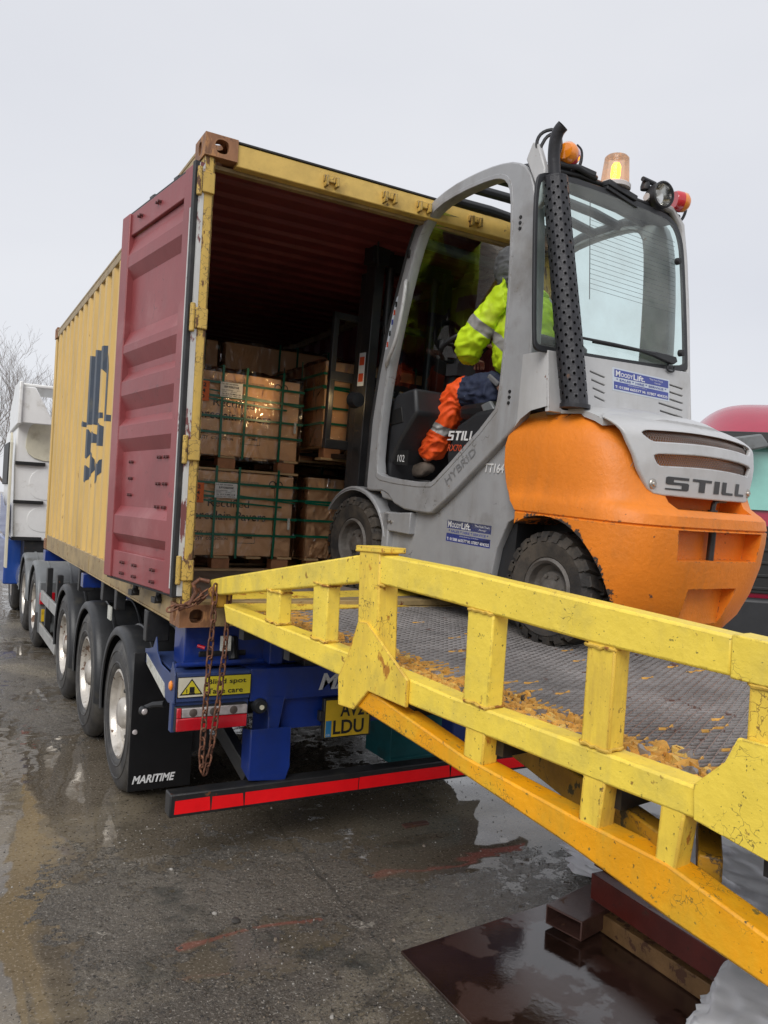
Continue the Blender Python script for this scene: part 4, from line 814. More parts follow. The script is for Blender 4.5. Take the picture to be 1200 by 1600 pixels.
# ------------------------------------------------------------------ yard ramp
PSI = R(8); P0 = Vector((.144, -.12, 0)); dS = Vector((math.sin(PSI), -math.cos(PSI), 0)); dT = Vector((math.cos(PSI), math.sin(PSI), 0))
def RP(s, t, z): q = P0+dS*s+dT*t; return Vector((q.x, q.y, z))
rt = Thing('loading_ramp', 'yellow steel loading ramp with side rails leading up to the open container', 'ramp', tuple(RP(9, 1.1, -G)))
WR = 2.10
def beamp(poly, t0, t1): return [RP(s, t0, z) for s, z in poly], dT*(t1-t0)
def side(tA, sg, full=True):
    """tA outer plane, sg direction to the inside"""
    def pz(name, polys, w, mat, bev=.005, t0=0.):
        b = MB()
        for p in polys: b.prism([RP(s, tA+sg*t0, z) for s, z in p], dT*sg*w)
        return b.build(name, mat, rt, bevel=bev)
    pz('top_rail', [[(-.06, .225), (-.07, .257), (.1, .29), (1.33, .505), (1.345, .395), (.145, .205), (.02, .185), (-.03, .19)], [(1.346, .505), (1.78, .488), (2.47, .442), (2.80, .420), (2.80, .322), (2.38, .335), (1.80, .372), (1.346, .395)]], .075, rampy, .008)
    pz('rail_sleeve', [[(2.80, .424), (3.02, .412), (3.02, .312), (2.80, .318)]], .083, rampy, .004, -.004)
    pz('bottom_chord', [[(.10, .152), (.148, .143), (1.244, .099), (1.816, .061), (2.36, .047), (3.0, .030), (3.0, -.048), (2.46, -.041), (1.823, -.024), (1.19, -.003), (.14, .060)]], .085, rampy, .008)
    pz('post', [[(.535, .130), (.66, .125), (.655, .30), (.53, .282)]], .065, rampy, .006, .004)
    pz('post', [[(.94, .11), (1.05, .105), (1.045, .372), (.93, .358)]], .065, rampy, .006, .004)
    pz('kink_post', [[(1.285, .10), (1.42, .10), (1.40, .52), (1.265, .52)]], .095, rampy2, .008, -.006)
    pz('kink_post_cap', [[(1.245, .505), (1.43, .51), (1.43, .532), (1.25, .53)]], .11, rampy2, .004, -.012)
    pz('post', [[(1.885, .055), (2.0, .05), (2.005, .37), (1.885, .38)]], .07, rampy, .006, .003)
    pz('post', [[(2.37, .046), (2.465, .046), (2.47, .34), (2.375, .345)]], .07, rampy2, .006, .003)
    pz('post', [[(2.845, .03), (2.96, .03), (2.96, .33), (2.845, .33)]], .07, rampy2, .006, .003)
    pz('gusset_plate', [[(1.297, .237), (1.353, .241), (1.614, .073), (1.615, -.026), (1.385, -.016), (1.297, -.106), (1.192, -.111), (1.182, .0), (1.24, .10)]], .014, rampy2, .003, -.016)
    pz('gusset_plate', [[(2.835, .187), (3.05, .19), (3.3, .0), (3.3, -.14), (3.1, -.10), (2.735, -.040), (2.730, .046), (2.806, .122)]], .014, rampy, .003, -.016)
    pz('stub_post', [[(1.905, -.02), (1.995, -.02), (1.99, -.13), (1.90, -.12)], [(2.385, -.03), (2.462, -.03), (2.446, -.19), (2.375, -.19)], [(2.633, -.03), (2.703, -.03), (2.681, -.21), (2.622, -.20)]], .07, rampy2, .006, .002)
    pz('lower_beam', [[(1.24, -.02), (1.403, -.022), (1.901, -.117), (2.372, -.161), (2.66, -.178), (2.923, -.245), (3.6, -.42), (3.6, -.54), (2.93, -.356), (2.685, -.315), (2.367, -.249), (1.898, -.175), (1.29, -.095)]], .085, rampo, .007, -.002)
    wl2 = MB()
    for s0, s1, z0, z1 in ((.535, .658, .128, .283), (.935, 1.048, .112, .358), (1.285, 1.42, .10, .40), (1.887, 2.0, .058, .372), (2.372, 2.463, .047, .336), (2.847, 2.958, .032, .322)):
        for z_ in (z0, z1):
            k = 9; wl2.tube([RP(s0-.006+(s1-s0+.012)*q/k, tA+sg*(.001 if q not in (0, k) else .012)-sg*random.uniform(0, .003), z_-(.012 if z_ == z1 else -.010)*(.4+random.random()*.5)-(s1-s0)*q/k*(.04 if z_ == z1 else .05)) for q in range(k+1)], [random.uniform(.004, .0065) for q in range(k+1)], 6)
            wl2.tube([RP(s1+.002, tA+sg*(.004+.065*q/6), z_+(.004 if z_ == z0 else -.012)+random.uniform(-.002, .002)) for q in range(7)], [random.uniform(.004, .006) for q in range(7)], 6)
    wl2.build('weld_bead', rampw, rt)
    # continuation down to the yard, past the photographer
    pz('top_rail', [[(3.02, .405), (3.02, .315), (9.3, -.96), (9.3, -.87)]], .075, rampy, .008)
    pz('bottom_chord', [[(3.0, .028), (3.0, -.045), (9.3, -1.24), (9.3, -1.17)]], .085, rampy, .008)
    for s in (3.9, 4.9, 5.9, 6.9, 7.9, 8.9): 
        z = -.19*(s-3.0); pz('post', [[(s, z-.0), (s+.1, z-.02), (s+.1, z+.30), (s, z+.32)]], .07, rampy, .006, .003)
    pz('lower_beam', [[(3.6, -.42), (3.6, -.54), (5.2, -1.0), (5.2, -.88)]], .085, rampo, .007, -.002)
side(0, 1)
b = MB(); b.prism([RP(q, WR+.17, z) for q, z in ((.02, .13), (3.0, .025), (3.0, -.06), (.02, .05))], -dT*.085); b.prism([RP(q, WR+.17, z) for q, z in ((3.0, .025), (9.3, -1.17), (9.3, -1.24), (3.0, -.06))], -dT*.085); b.build('far_kerb', rampy2, rt, bevel=.006)
b = MB(); b.bar(RP(1.75, WR-.4, -.16), RP(2.72, .10, -.22), .06, .12); b.bar(RP(1.3, WR, -.06), RP(1.9, WR-.5, -.17), .06, .12); b.bar(RP(1.15, .74, -.20), RP(2.66, .06, -.185), .06, .105)

b.build('under_brace', rampo2, rt, bevel=.006)
b = MB(); b.tube([RP(5.2, -.1, -.9), RP(5.2, WR+.27, -.9)], .05); b.build('wheel_axle', steelk, rt)
for t, sg in ((-.12, -1), (WR+.29, 1)):
    c = RP(5.2, t, -.96); b = MB(); b.lathe([(0, -.07), (.12, -.07), (.28, -.08), (.30, -.05), (.30, .05), (.28, .08), (.12, .07), (0, .07)], c, 'x', 32); b.build('ramp_wheel', tyre_m, rt)
# deck: plate, raised expanded metal and the lip
def dz(s): return .092-.045*s if s < 3.0 else .092-.135-.19*(s-3.0)
b = MB()
for sa, sb in ((.02, 3.0), (3.0, 9.2)):
    b.prism([RP(sa, .06, dz(sa)-.012), RP(sb, .06, dz(sb)-.012), RP(sb, WR+.1, dz(sb)-.012), RP(sa, WR+.1, dz(sa)-.012)], (0, 0, .008))
for s in [x*.45+.2 for x in range(20)]: b.bar(RP(s, .06, dz(s)-.06), RP(s, WR+.1, dz(s)-.06), .05, .08)
dk = b.build('deck', pm('deck_plate', (.035, .035, .036), .35, metal=.3, var=.5, vs=4, rust=.25, rcol=(.08, .045, .03)), rt)
b = MB(); PS, PT = .032, .085
def strand(m, p, q, w, hgt):
    d = (q-p); n_ = Vector((-d.y, d.x, 0)).normalized()*w; up = Vector((0, 0, hgt))
    m.add([p-n_, p+n_, q+n_, q-n_, p-n_*.3+up, p+n_*1.0+up, q+n_*1.0+up, q-n_*.3+up], [(4, 5, 6, 7), (0, 4, 7, 3), (1, 2, 6, 5)])
s = .03; r = 0
while s < 4.6:
    t = .09+(PT/2 if r % 2 else 0)
    while t < WR+.06:
        yel = (noise.noise(Vector((s*3, t*3, 0)))*.5+.5)
        edge = t < .24+.26*yel or t > WR-.25
        b.mi = 1 if (edge and random.random() < .8) or random.random() < .012 else 0
        a0 = RP(s, t, dz(s)-.003); 
        strand(b, a0, RP(s+PS/2, t+PT/2, dz(s+PS/2)-.003), .0035, .007+.002*random.random()); strand(b, RP(s+PS/2, t+PT/2, dz(s+PS/2)-.003), RP(s, t+PT, dz(s)-.003), .0035, .007+.002*random.random())
        t += PT
    s += PS/2*1.0; r += 1
b.build('expanded_mesh', [mesh_m, flake_m], (rt, dk), flat=True)
b = MB()     # thick flaking paint clods along the near chord
for i in range(2100):
    s = random.uniform(.08, 3.0); t = .10+abs(random.gauss(0, .15))*(.40+.45*min(1, s/2.2)); 
    if t > .42: continue
    kk = .65+.45*min(1, s/2.5); L = random.uniform(.025, .058)*kk; w_ = random.uniform(.011, .021)*kk; hh = random.uniform(.006, .022)*kk; a = random.gauss(.25, .35)
    c = RP(s, t, dz(s)+.001); ax = (dS*math.cos(a)+dT*math.sin(a)); ay = (dT*math.cos(a)-dS*math.sin(a)); j = lambda: random.uniform(.75, 1.2)
    base = [c+ax*math.cos(q*1.047+.3)*L/2*j()+ay*math.sin(q*1.047+.3)*w_*j() for q in range(6)]
    tz = random.uniform(-.45, .45); top = [c+(p-c)*random.uniform(.62, .95)+Vector((0, 0, hh*(1+tz*math.cos(q*1.047)+random.uniform(-.18, .18)))) for q, p in enumerate(base)]
    b.mi = random.choices((0, 1, 2), (.62, .14, .24))[0]; b.add(base+top, [(6, 7, 8, 9, 10, 11)]+[(q, (q+1) % 6, (q+1) % 6+6, q+6) for q in range(6)])
tag(b.build('paint_flakes', [flake_m, mesh_m, pm('flaked_paint_pale', (.74, .48, .12), .55, var=.2, vs=25, rust=.25, rs=30, bump=.8)], (rt, dk), flat=True, bevel=0), None, None, None, 'stuff')
b = MB(); b.prism([RP(.05, .09, .094), RP(.05, WR, .094), Vector((2.26, .45, .150)), Vector((.25, .20, .150)), ], (0, 0, .008))
b.build('lip_plate', rampy2, rt, bevel=.002)
b = MB(); b.prism([(.165, -.16, .10), (.245, -.16, .10), (.25, -.02, .235), (.165, -.02, .235)], (0, 0, .0)) if False else b.box(.15, .23, -.14, -.03, .12, .22)
b.lathe([(0, -.01), (.03, -.01), (.03, .03), (0, .03)], (.14, -.13, .20), 'y', 12); b.build('chain_lug', pm('lug_yellow_rust', (.55, .30, .03), .6, var=.2, rust=.5, rcol=(.2, .08, .02), bump=.8), rt, bevel=.008)
# chain
def chain(name, pts, label, Lk=.062, r=.0052, wd=.019):
    P = [Vector(p) for p in pts]; seg = []; b = MB(); i = 0; acc = 0; step = Lk-.0155; out = [P[0]]; cur = P[0]; idx = 1
    while idx < len(P):
        d = P[idx]-cur
        if d.length < step: cur = P[idx] if False else cur; idx += 1; continue
        cur = cur+d.normalized()*step; out.append(cur)
    for k in range(len(out)-1):
        a, c = out[k], out[k+1]; m = (a+c)/2; d = (c-a).normalized(); side_ = d.cross(Vector((.3, 1, .1))).normalized(); 
        tw = R(45 if k % 2 else -45)+random.uniform(-.25, .25); n_ = side_*math.cos(tw)+d.cross(side_)*math.sin(tw)
        pa = []; h_ = Lk/2-wd*.75
        for q in range(16):
            t = 2*math.pi*q/16; pa.append(m+d*(h_*(1 if math.cos(t) > 0 else -1)*min(1, abs(math.cos(t))*3)+wd*.72*math.cos(t))+n_*wd*.78*math.sin(t))
        b.tube(pa, r, 7, closed=True)
    return tag(b.build(name, chain_m, None, ang=60), label, 'chain')
chain('chain', [(.135, -.15, .24), (.13, -.155, .05), (.118, -.155, -.25), (.112, -.155, -.50), (.108, -.155, -.66), (.116, -.155, -.735), (.140, -.155, -.745), (.162, -.155, -.70), (.168, -.155, -.55), (.188, -.155, -.3), (.205, -.155, -.05), (.212, -.15, .20)], 'long rusty chain hanging in a loop from the top corner of the ramp')
b = MB(); b.tube([(-.02, -.04, .10), (.03, -.06, .13), (.06, -.06, .19), (.045, -.06, .235), (.075, -.07, .26), (.12, -.09, .25)], .012, 10); b.tube([(.08, -.03, .21), (.11, -.05, .16), (.07, -.05, .13)], .011, 8)
tag(b.build('hook', chain_m, None), 'rusty bent hook holding the short chain on the container corner', 'hook')
chain('chain', [(-.075, -.05, .098), (-.03, -.055, .12), (.03, -.06, .125), (.09, -.07, .16), (.13, -.09, .21)], 'short slack rusty chain across the bottom corner casting')

# ------------------------------------------------------------------ forklift truck (built in its own frame: x right, y forward, z up)
yw = R(6); pt = R(3.0)
FW = Vector((-math.sin(yw)*math.cos(pt), math.cos(yw)*math.cos(pt), math.sin(pt))); RT = Vector((math.cos(yw), math.sin(yw), 0)); UP = RT.cross(FW)
FM = Matrix((RT, FW, UP)).transposed().to_4x4(); FM.translation = Vector((1.325, .68, .125+G))
fk = Thing('forklift', 'orange and grey forklift truck driving up the ramp into the container', 'forklift', M=FM, local=True)
def sideplate(loops, x, th, mat, name, par, bev=.0, bevel=0.):
    """loops of (y, z) extruded in x, x = centre"""
    M = Matrix(((0, 0, 1, x), (1, 0, 0, 0), (0, 1, 0, 0), (0, 0, 0, 1)))
    me = plate_mesh(loops, th, mat, bev); return finish(name, me, par, M, bevel, 50)
outer = [(-.106, .693), (-.110, 1.139), (-.150, 1.438), (-.209, 1.729), (-.290, 2.007), (-.355, 2.212), (-.411, 2.338), (-.534, 2.447), (-.723, 2.507), (-.942, 2.531), (-1.13, 2.532), (-1.274, 2.51), (-1.377, 2.442), (-1.43, 2.323), (-1.473, 2.071), (-1.502, 1.716), (-1.51, 1.483), (-1.505, 1.254), (-1.47, 1.142), (-1.395, 1.06), (-.841, .605), (-.76, .590), (-.476, .601), (-.335, .700), (-.194, .690)]
inner = [(-.205, .800), (-.205, 1.139), (-.242, 1.448), (-.298, 1.734), (-.376, 2.04), (-.455, 2.265), (-.523, 2.36), (-.625, 2.428), (-.831, 2.463), (-1.045, 2.473), (-1.157, 2.465), (-1.224, 2.432), (-1.266, 2.354), (-1.296, 2.104), (-1.315, 1.739), (-1.318, 1.461), (-1.312, 1.254), (-1.290, 1.168), (-.847, .793), (-.779, .752), (-.3, .765)]
def seglen(l):   # light smoothing of a closed outline
    return smooth_poly(l, 1)
cf = sideplate([seglen(outer), seglen(inner)], .035, .05, fk_grey, 'cab_side_frame', fk, bev=.010)
cf2 = sideplate([seglen(outer), seglen(inner)], 1.165, .05, fk_grey, 'cab_side_frame', fk, bev=.010)
def inset(l, k):   # thin raised line just outside the opening
    c = Vector((sum(p[0] for p in l)/len(l), sum(p[1] for p in l)/len(l))); return [tuple(c+(Vector(p)-c)*k) for p in l]
sideplate([seglen(inset(inner, 1.018)), seglen(inset(inner, .992))], .030, .062, fk_grey, 'door_seal', (fk, cf), bev=.003)
# front edge channel of the A pillar
b = MB()
fp = [(-.108, .70), (-.112, 1.14), (-.152, 1.44), (-.211, 1.73), (-.292, 2.0), (-.357, 2.21), (-.413, 2.335), (-.536, 2.445)]
for k in (0, 1): b.tube([(.012+k*.018, y-.016-k*.014, z) for y, z in fp], .0065, 8)
b.build('pillar_channel', fk_lgrey, (fk, cf))
b = MB(); b.tube([(.0, y+.0, z) for y, z in fp], .012, 8); b.build('pillar_rubber', rubber, (fk, cf))
# grab handle
b = MB(); b.tube(smooth_poly([(.02, -.345, 2.03), (-.03, -.40, 2.00), (-.045, -.425, 1.945), (-.045, -.40, 1.75), (-.04, -.345, 1.60), (-.02, -.245, 1.50), (.02, -.225, 1.48)], 2, False), .012, 10); b.build('grab_handle', fk_lgrey, fk)
b = MB(); b.box(-.012, .01, -.20, -.17, 1.70, 1.75); b.box(-.012, .01, -.385, -.365, 2.16, 2.21)
for z in (1.33, 1.31, 1.28): pass
b.build('hinge_block', ink, (fk, cf), bevel=.003)
b = MB()
for y, z in [(-1.392, 1.285), (-1.392, 1.255), (-1.390, 1.225), (-1.352, 2.205), (-1.352, 2.175), (-1.354, 2.145)]: b.lathe([(0, -.003), (.009, -.003), (.010, .004)], (-.002, y, z), 'x', 12)
b.build('bolt_hole', ink, (fk, cf))
# stickers on the A pillar
b = MB(); b.prism([(-.0025, -.222, 1.60), (-.0025, -.200, 1.60), (-.0025, -.275, 1.93), (-.0025, -.298, 1.93)], (.001, 0, 0)); b.build('sticker_strip', stk_sil, (fk, cf))
b = MB()
for k, z in enumerate((1.63, 1.70, 1.77, 1.83, 1.88)):
    y = -.214-(z-1.6)*.24; b.mi = k % 3; b.box(-.0038, -.0028, y-.008, y+.008, z-.015, z+.018)
b.build('sticker_mark', [inkr, ink, stk_blue], (fk, cf))
# chassis side panel below the cab, step, seat box
panel = [(-.80, .60), (-.845, .62), (-1.385, 1.055), (-1.39, .90), (-1.47, .75), (-1.535, .665), (-1.42, .60), (-1.35, .45), (-1.325, .30), (-1.32, .12), (-.30, .12), (-.27, .30), (-.26, .36), (-.33, .455), (-.60, .44), (-.62, .60)]
for x, nm in ((.075, 1), (1.125, 0)): sideplate([panel], x, .05, fk_grey, 'body_panel', fk, bev=.006)
MB().box(.09, 1.11, -1.45, -.25, .12, .72).build('chassis', fk_dark, fk)
b = MB(); b.prism([(.005, -.30, .64), (.005, -.78, .60), (.005, -.80, .735), (.005, -.20, .765)], (.45, 0, 0)); b.build('step', fk_grey, fk, bevel=.01)
b = MB(); b.prism([(.06, -.14, .735), (.06, -.84, .735), (.06, -.84, .742), (.06, -.14, .745)], (1.08, 0, 0)); b.build('cab_floor', rubber, fk, bevel=.002)
# front fender over the drive wheel
b = MB(); N = 14; rows = []
for x in (-.005, .0, .28):
    rr = .405 if x > -.004 else .39; rows.append([(x, .02+rr*math.cos(R(165-k*130/N)), .295+rr*math.sin(R(165-k*130/N))) for k in range(N+1)])
b.grid(rows); b.grid([[(p[0]+.004 if i == 0 else p[0], p[1], p[2]-.012) for p in r] for i, r in enumerate(rows)])
b.prism([(.0, -.29, .545), (.0, -.62, .575), (.0, -.62, .44), (.0, -.37, .44), (.0, -.345, .46)], (.06, 0, 0)); b.build('front_fender', fk_grey, fk, bevel=.006, ang=50)
b = MB(); b.box(.0, .30, -.40, -.33, .13, .56); b.build('fender_back', fk_grey, fk, bevel=.01)
b = MB(); b.lathe([(0, -.012), (.010, -.010), (.012, .0)], (.0, -.43, .50), 'x', 12); b.lathe([(0, -.012), (.008, -.010), (.010, .0)], (.0, -.40, .50), 'x', 12); b.build('fender_bolt', bolt_m, fk)
# writing on the side
SM = lambda x, y, z: frame_M((x, y, z), (0, -1, 0), (0, 0, 1))
DG = Vector((0, -.77, .64)).normalized()
lettering([('TT164', 0, 0, .155, .052, inkw, .03, .12)], fk, SM(.040, -1.205, .852), 'fleet_number')
hy = text_mesh('HYBRID', .30, .045, pm('embossed_grey', (.20, .20, .205), .4), .01, .0); finish('lettering', hy, (fk, cf), frame_M((-.0035, -.945, .762), (0, -.77, .64), (0, .64, .77)), flat=True)
def sticker(par, M, w=.40, h=.145):
    me = plate_mesh([[(0, 0), (w, 0), (w, h), (0, h)]], .002, stk_sil); o = finish('company_sticker', me, par, M, flat=True); th = par
    b = MB(); b.box(.012*w/.4, w-.012, h*.60, h*.93, .001, .002); b.box(.012, w-.012, h*.07, h*.40, .001, .002); b.build('sticker_band', stk_blue, (th, o), M, flat=True)
    lettering([('M', .02*w/.4, h*.64, .030*w/.4, h*.25, inkw, .02, .0), ('OODY', .054*w/.4, h*.645, .082*w/.4, h*.18, inkw, .02, 0), ('Lift.', .140*w/.4, h*.63, .080*w/.4, h*.25, inkw, .02, 0), ('"The Fork Truck', .25*w/.4, h*.79, .125, h*.085, inkw, .0, 0), ('Family"', .29*w/.4, h*.65, .06, h*.085, inkw, .0, 0),
               ('* SALES * HIRE * SERVICE *', .03, h*.45, w-.06, h*.10, stk_blue, .02, 0), ('Doing Business To Follow', .13, h*.31, .16, h*.055, inkw, 0, 0), ('T: 01388 665577 M: 07807 404325', .02, h*.12, w-.04, h*.12, inkw, .02, 0)], (th, o), M, off=.0026)
sticker(fk, SM(.046, -.912, .428), .40, .145)
# counterweight
def ring(z, a, Rr, nn, f, ys=-1.75):
    pts = [(a, f, z), (a, (f+ys)/2, z)]; K = 14
    for k in range(K+1):
        t = math.pi/2*k/K; e = 2/nn; pts.append((.6-(.6-a)*abs(math.cos(t))**e, ys+(Rr-ys)*abs(math.sin(t))**e, z))
    pts += [(1.2-p[0], p[1], z) for p in pts[:-1][::-1]]
    return pts
RINGS = [(.10, .10, -2.13, 3.2, -1.55), (.14, .06, -2.19, 3.2, -1.55), (.22, .02, -2.245, 3.4, -1.55), (.34, -.005, -2.29, 3.6, -1.55), (.48, -.02, -2.32, 3.8, -1.53), (.60, -.024, -2.33, 3.9, -1.535), (.655, -.025, -2.33, 3.9, -1.535), (.662, -.017, -2.32, 3.9, -1.53), (.669, -.025, -2.33, 3.9, -1.53),
         (.715, -.024, -2.325, 3.7, -1.49), (.738, -.018, -2.295, 3.7, -1.475), (.752, -.010, -2.265, 3.8, -1.46), (.775, -.002, -2.225, 3.9, -1.44), (.82, .0, -2.20, 4.0, -1.42), (.90, .0, -2.175, 4.0, -1.40), (1.0, .004, -2.145, 3.9, -1.39), (1.07, .015, -2.10, 3.6, -1.40), (1.125, .04, -2.04, 3.3, -1.42), (1.17, .09, -1.96, 3.0, -1.45), (1.20, .17, -1.88, 2.8, -1.49), (1.212, .27, -1.80, 2.6, -1.55)]
b = MB(); rows = [ring(z, a, Rr, nn, f) for z, a, Rr, nn, f in RINGS]; n = len(rows[0]); b.grid(rows, closed=True)
b.f.append(tuple(range(n))[::-1]); b.f.append(tuple(range((len(rows)-1)*n, len(rows)*n))); b.m += [0, 0]
me = b.mesh(fk_org)
cut = []
q = MB(); q.lathe([(0, -.3), (.385, -.3), (.385, .30), (0, .30)], (.0, -1.735, .27), 'x', 48); cut.append(q)
q = MB(); q.lathe([(0, -.3), (.385, -.3), (.385, .30), (0, .30)], (1.2, -1.735, .27), 'x', 48); cut.append(q)
q = MB(); q.box(.29, 1.2, -1.9, -1.3, .0, .64); cut.append(q)
q = MB(); q.prism([(.30, -2.5, .745), (.27, -2.5, .87), (.93, -2.5, .87), (.93, -2.5, .745)], (0, .42, 0)); cut.append(q)
q = MB(); q.prism([(.27, -2.5, .51), (.25, -2.5, .652), (.95, -2.5, .652), (.93, -2.5, .51)], (0, .27, 0)); cut.append(q)
q = MB(); q.prism([(.44, -2.5, .05), (.40, -2.5, .375), (.80, -2.5, .375), (.76, -2.5, .05)], (0, .28, 0)); cut.append(q)
me = boolean(me, cut)
def scuff(m):
    t = m.node_tree; P = t.nodes['Principled BSDF']; L = t.links.new; src = P.inputs['Base Color'].links[0].from_socket
    tcn = t.nodes.new('ShaderNodeTexCoord'); sb = t.nodes.new('ShaderNodeVectorMath'); sb.operation = 'SUBTRACT'; sb.inputs[1].default_value = (0, -1.735, .27); L(tcn.outputs['Object'], sb.inputs[0])
    ml = t.nodes.new('ShaderNodeVectorMath'); ml.operation = 'MULTIPLY'; ml.inputs[1].default_value = (0, 1, 1); L(sb.outputs[0], ml.inputs[0]); ln = t.nodes.new('ShaderNodeVectorMath'); ln.operation = 'LENGTH'; L(ml.outputs[0], ln.inputs[0])
    n = t.nodes.new('ShaderNodeTexNoise'); n.inputs['Scale'].default_value = 16; n.inputs['Detail'].default_value = 12; n.inputs['Roughness'].default_value = .75; L(tcn.outputs['Object'], n.inputs['Vector'])
    a = t.nodes.new('ShaderNodeMapRange'); a.inputs[1].default_value = .385; a.inputs[2].default_value = .44; a.inputs[3].default_value = .47; a.inputs[4].default_value = .70; L(ln.outputs['Value'], a.inputs[0])
    c = t.nodes.new('ShaderNodeMath'); c.operation = 'SUBTRACT'; L(n.outputs[0], c.inputs[0]); L(a.outputs[0], c.inputs[1]); k = t.nodes.new('ShaderNodeMapRange'); k.inputs[1].default_value = 0; k.inputs[2].default_value = .03; L(c.outputs[0], k.inputs[0])
    x = t.nodes.new('ShaderNodeMix'); x.data_type = 'RGBA'; x.inputs[7].default_value = (.05, .04, .035, 1); L(k.outputs[0], x.inputs[0]); L(src, x.inputs[6]); L(x.outputs[2], P.inputs['Base Color'])
scuff(fk_org); cwo = finish('counterweight', me, fk, bevel=.005, ang=32)
b = MB(); b.box(.29, .30, -1.95, -1.40, .05, .66); b.build('wheel_well', louver_m, fk)
b = MB(); b.lathe([(0, .50), (.018, .50), (.018, .655), (0, .655)], (.60, -2.262, 0), 'z', 14); b.build('lower_tow_pin', steelk, (fk, cwo))
b = MB(); b.tube(smooth_poly([(.68, -2.20, .70), (.68, -2.20, .785), (.70, -2.20, .803), (.78, -2.20, .806)], 2, False), .013, 10); b.lathe([(0, .745), (.024, .745), (.024, .755), (0, .755)], (.68, -2.20, 0), 'z', 14); b.build('tow_pin', steelk, (fk, cwo))
b = MB(); b.prism([(-.004, -1.60, .80), (.0, -1.64, .80), (.0, -1.62, .82)], (0, 0, .01))
# raised lens on the left shoulder
def plate_y(x, z): return -2.225+.11*(abs(x-.6)/.55)**2.4+max(0, z-.98)*.20+max(0, z-1.07)*1.3*(z-1.07)/.1+max(0, .95-z)*.02
def warp(me):
    for v in me.vertices: x, z, d = v.co; v.co = Vector((x, plate_y(x, z)-d, z))
def arc(x0, x1, z0, z1, crown, n=12): return [(x0+(x1-x0)*k/n, z0+(z1-z0)*k/n+crown*math.sin(math.pi*k/n)) for k in range(n+1)]
outl = [(.185, .835), (.215, .815)]+arc(.26, .96, .811, .811, -.002, 6)+[(1.0, .815), (1.025, .835), (1.07, .92), (1.125, 1.05), (1.155, 1.145)]+arc(1.12, .08, 1.165, 1.165, .02, 14)+[(.045, 1.145), (.075, 1.05), (.13, .92)]
s1 = arc(.15, 1.05, 1.055, 1.055, .012, 14)[::1]+arc(1.03, .19, 1.115, 1.115, .014, 14)
s1 = [(.13, 1.085)]+arc(.19, 1.01, 1.045, 1.045, .014)+[(1.07, 1.085)]+arc(1.03, .17, 1.108, 1.108, .016)
s2 = [(.185, .985)]+arc(.22, .98, .935, .935, .012)+[(1.015, .985)]+arc(.99, .21, 1.0, 1.0, .016)
me = plate_mesh([outl, smooth_poly(s1, 1), smooth_poly(s2, 1)], .012, fk_lgrey, .006)
slice_mesh(me, 0, [.1+.05*k for k in range(21)]); slice_mesh(me, 1, [.86, .9, .95, 1.0, 1.03, 1.07, 1.09, 1.11, 1.13, 1.15]); warp(me)
gp = finish('radiator_cover', me, fk, ang=40)
b = MB()
for z0, z1 in ((.925, 1.02), (1.035, 1.135)):
    zc = (z0+z1)/2
    for sgn in (1, -1):
        x = .05
        while x < 1.16:
            pts = [(x+sgn*.035*(k-2.)/2, plate_y(min(1.1, max(.1, x)), z0+(z1-z0)*k/4)+.022+sgn*.001, z0+(z1-z0)*k/4) for k in range(5)]
            if all(.10 < p[0] < 1.10 for p in pts): b.tube(pts, .0016, 4, cap=False)
            x += .0145
b.build('grille_mesh', gmesh, (fk, gp))
b = MB(); b.grid([[(x, plate_y(x, z)+.10, z) for x in (.1, .35, .6, .85, 1.1)] for z in (.9, 1.0, 1.13)]); b.build('radiator_core', pm('radiator_rust', (.10, .045, .03), .7, var=.5, vs=12, stretch=(1, 1, 4)), (fk, gp))
LT = {'S': [[(0, .12), (0, 0), (.92, 0), (1, .08), (1, .52), (.92, .60), (.32, .60), (.32, .80), (.98, .80), (.98, 1), (.08, 1), (0, .92), (0, .48), (.08, .40), (.68, .40), (.68, .12)]],
      'T': [[(.34, 0), (.66, 0), (.66, .80), (1, .80), (1, 1), (0, 1), (0, .80), (.34, .80)]], 'I': [[(0, 0), (1, 0), (1, 1), (0, 1)]], 'L': [[(.10, 0), (1, 0), (1, .19), (.36, .19), (.36, 1), (0, 1), (0, .10)]]}
def still(w, h):
    ws = (.225, .225, .07, .17, .17); gap = (1-sum(ws))/4; loops = []; x = 0
    for ch, cw_ in zip('STILL', ws):
        for l in LT[ch]: loops.append([((x+px*cw_)*w, pz*h) for px, pz in l])
        x += cw_+gap
    return loops
bm = bmesh.new()
for l in still(.66, .062): bm.from_mesh(plate_mesh([[(.27+a, .834+c) for a, c in l]], 0, inkb))
me = bpy.data.meshes.new('l'); bm.to_mesh(me); bm.free(); me.materials.append(inkb); slice_mesh(me, 0, [.1+.05*k for k in range(21)])
for v in me.vertices: x, z, _ = v.co; v.co = Vector((x, plate_y(x, z)-.0145, z))
finish('lettering', me, (fk, gp), flat=True)
b = MB()
for x in (.205, 1.0):
    b.lathe([(0, -.012), (.010, -.012), (.013, -.004), (.022, -.003), (.026, .002)], (x, plate_y(x, .86)-.013, .855), 'y', 20)
b.build('cover_bolt', bolt_m, (fk, gp))
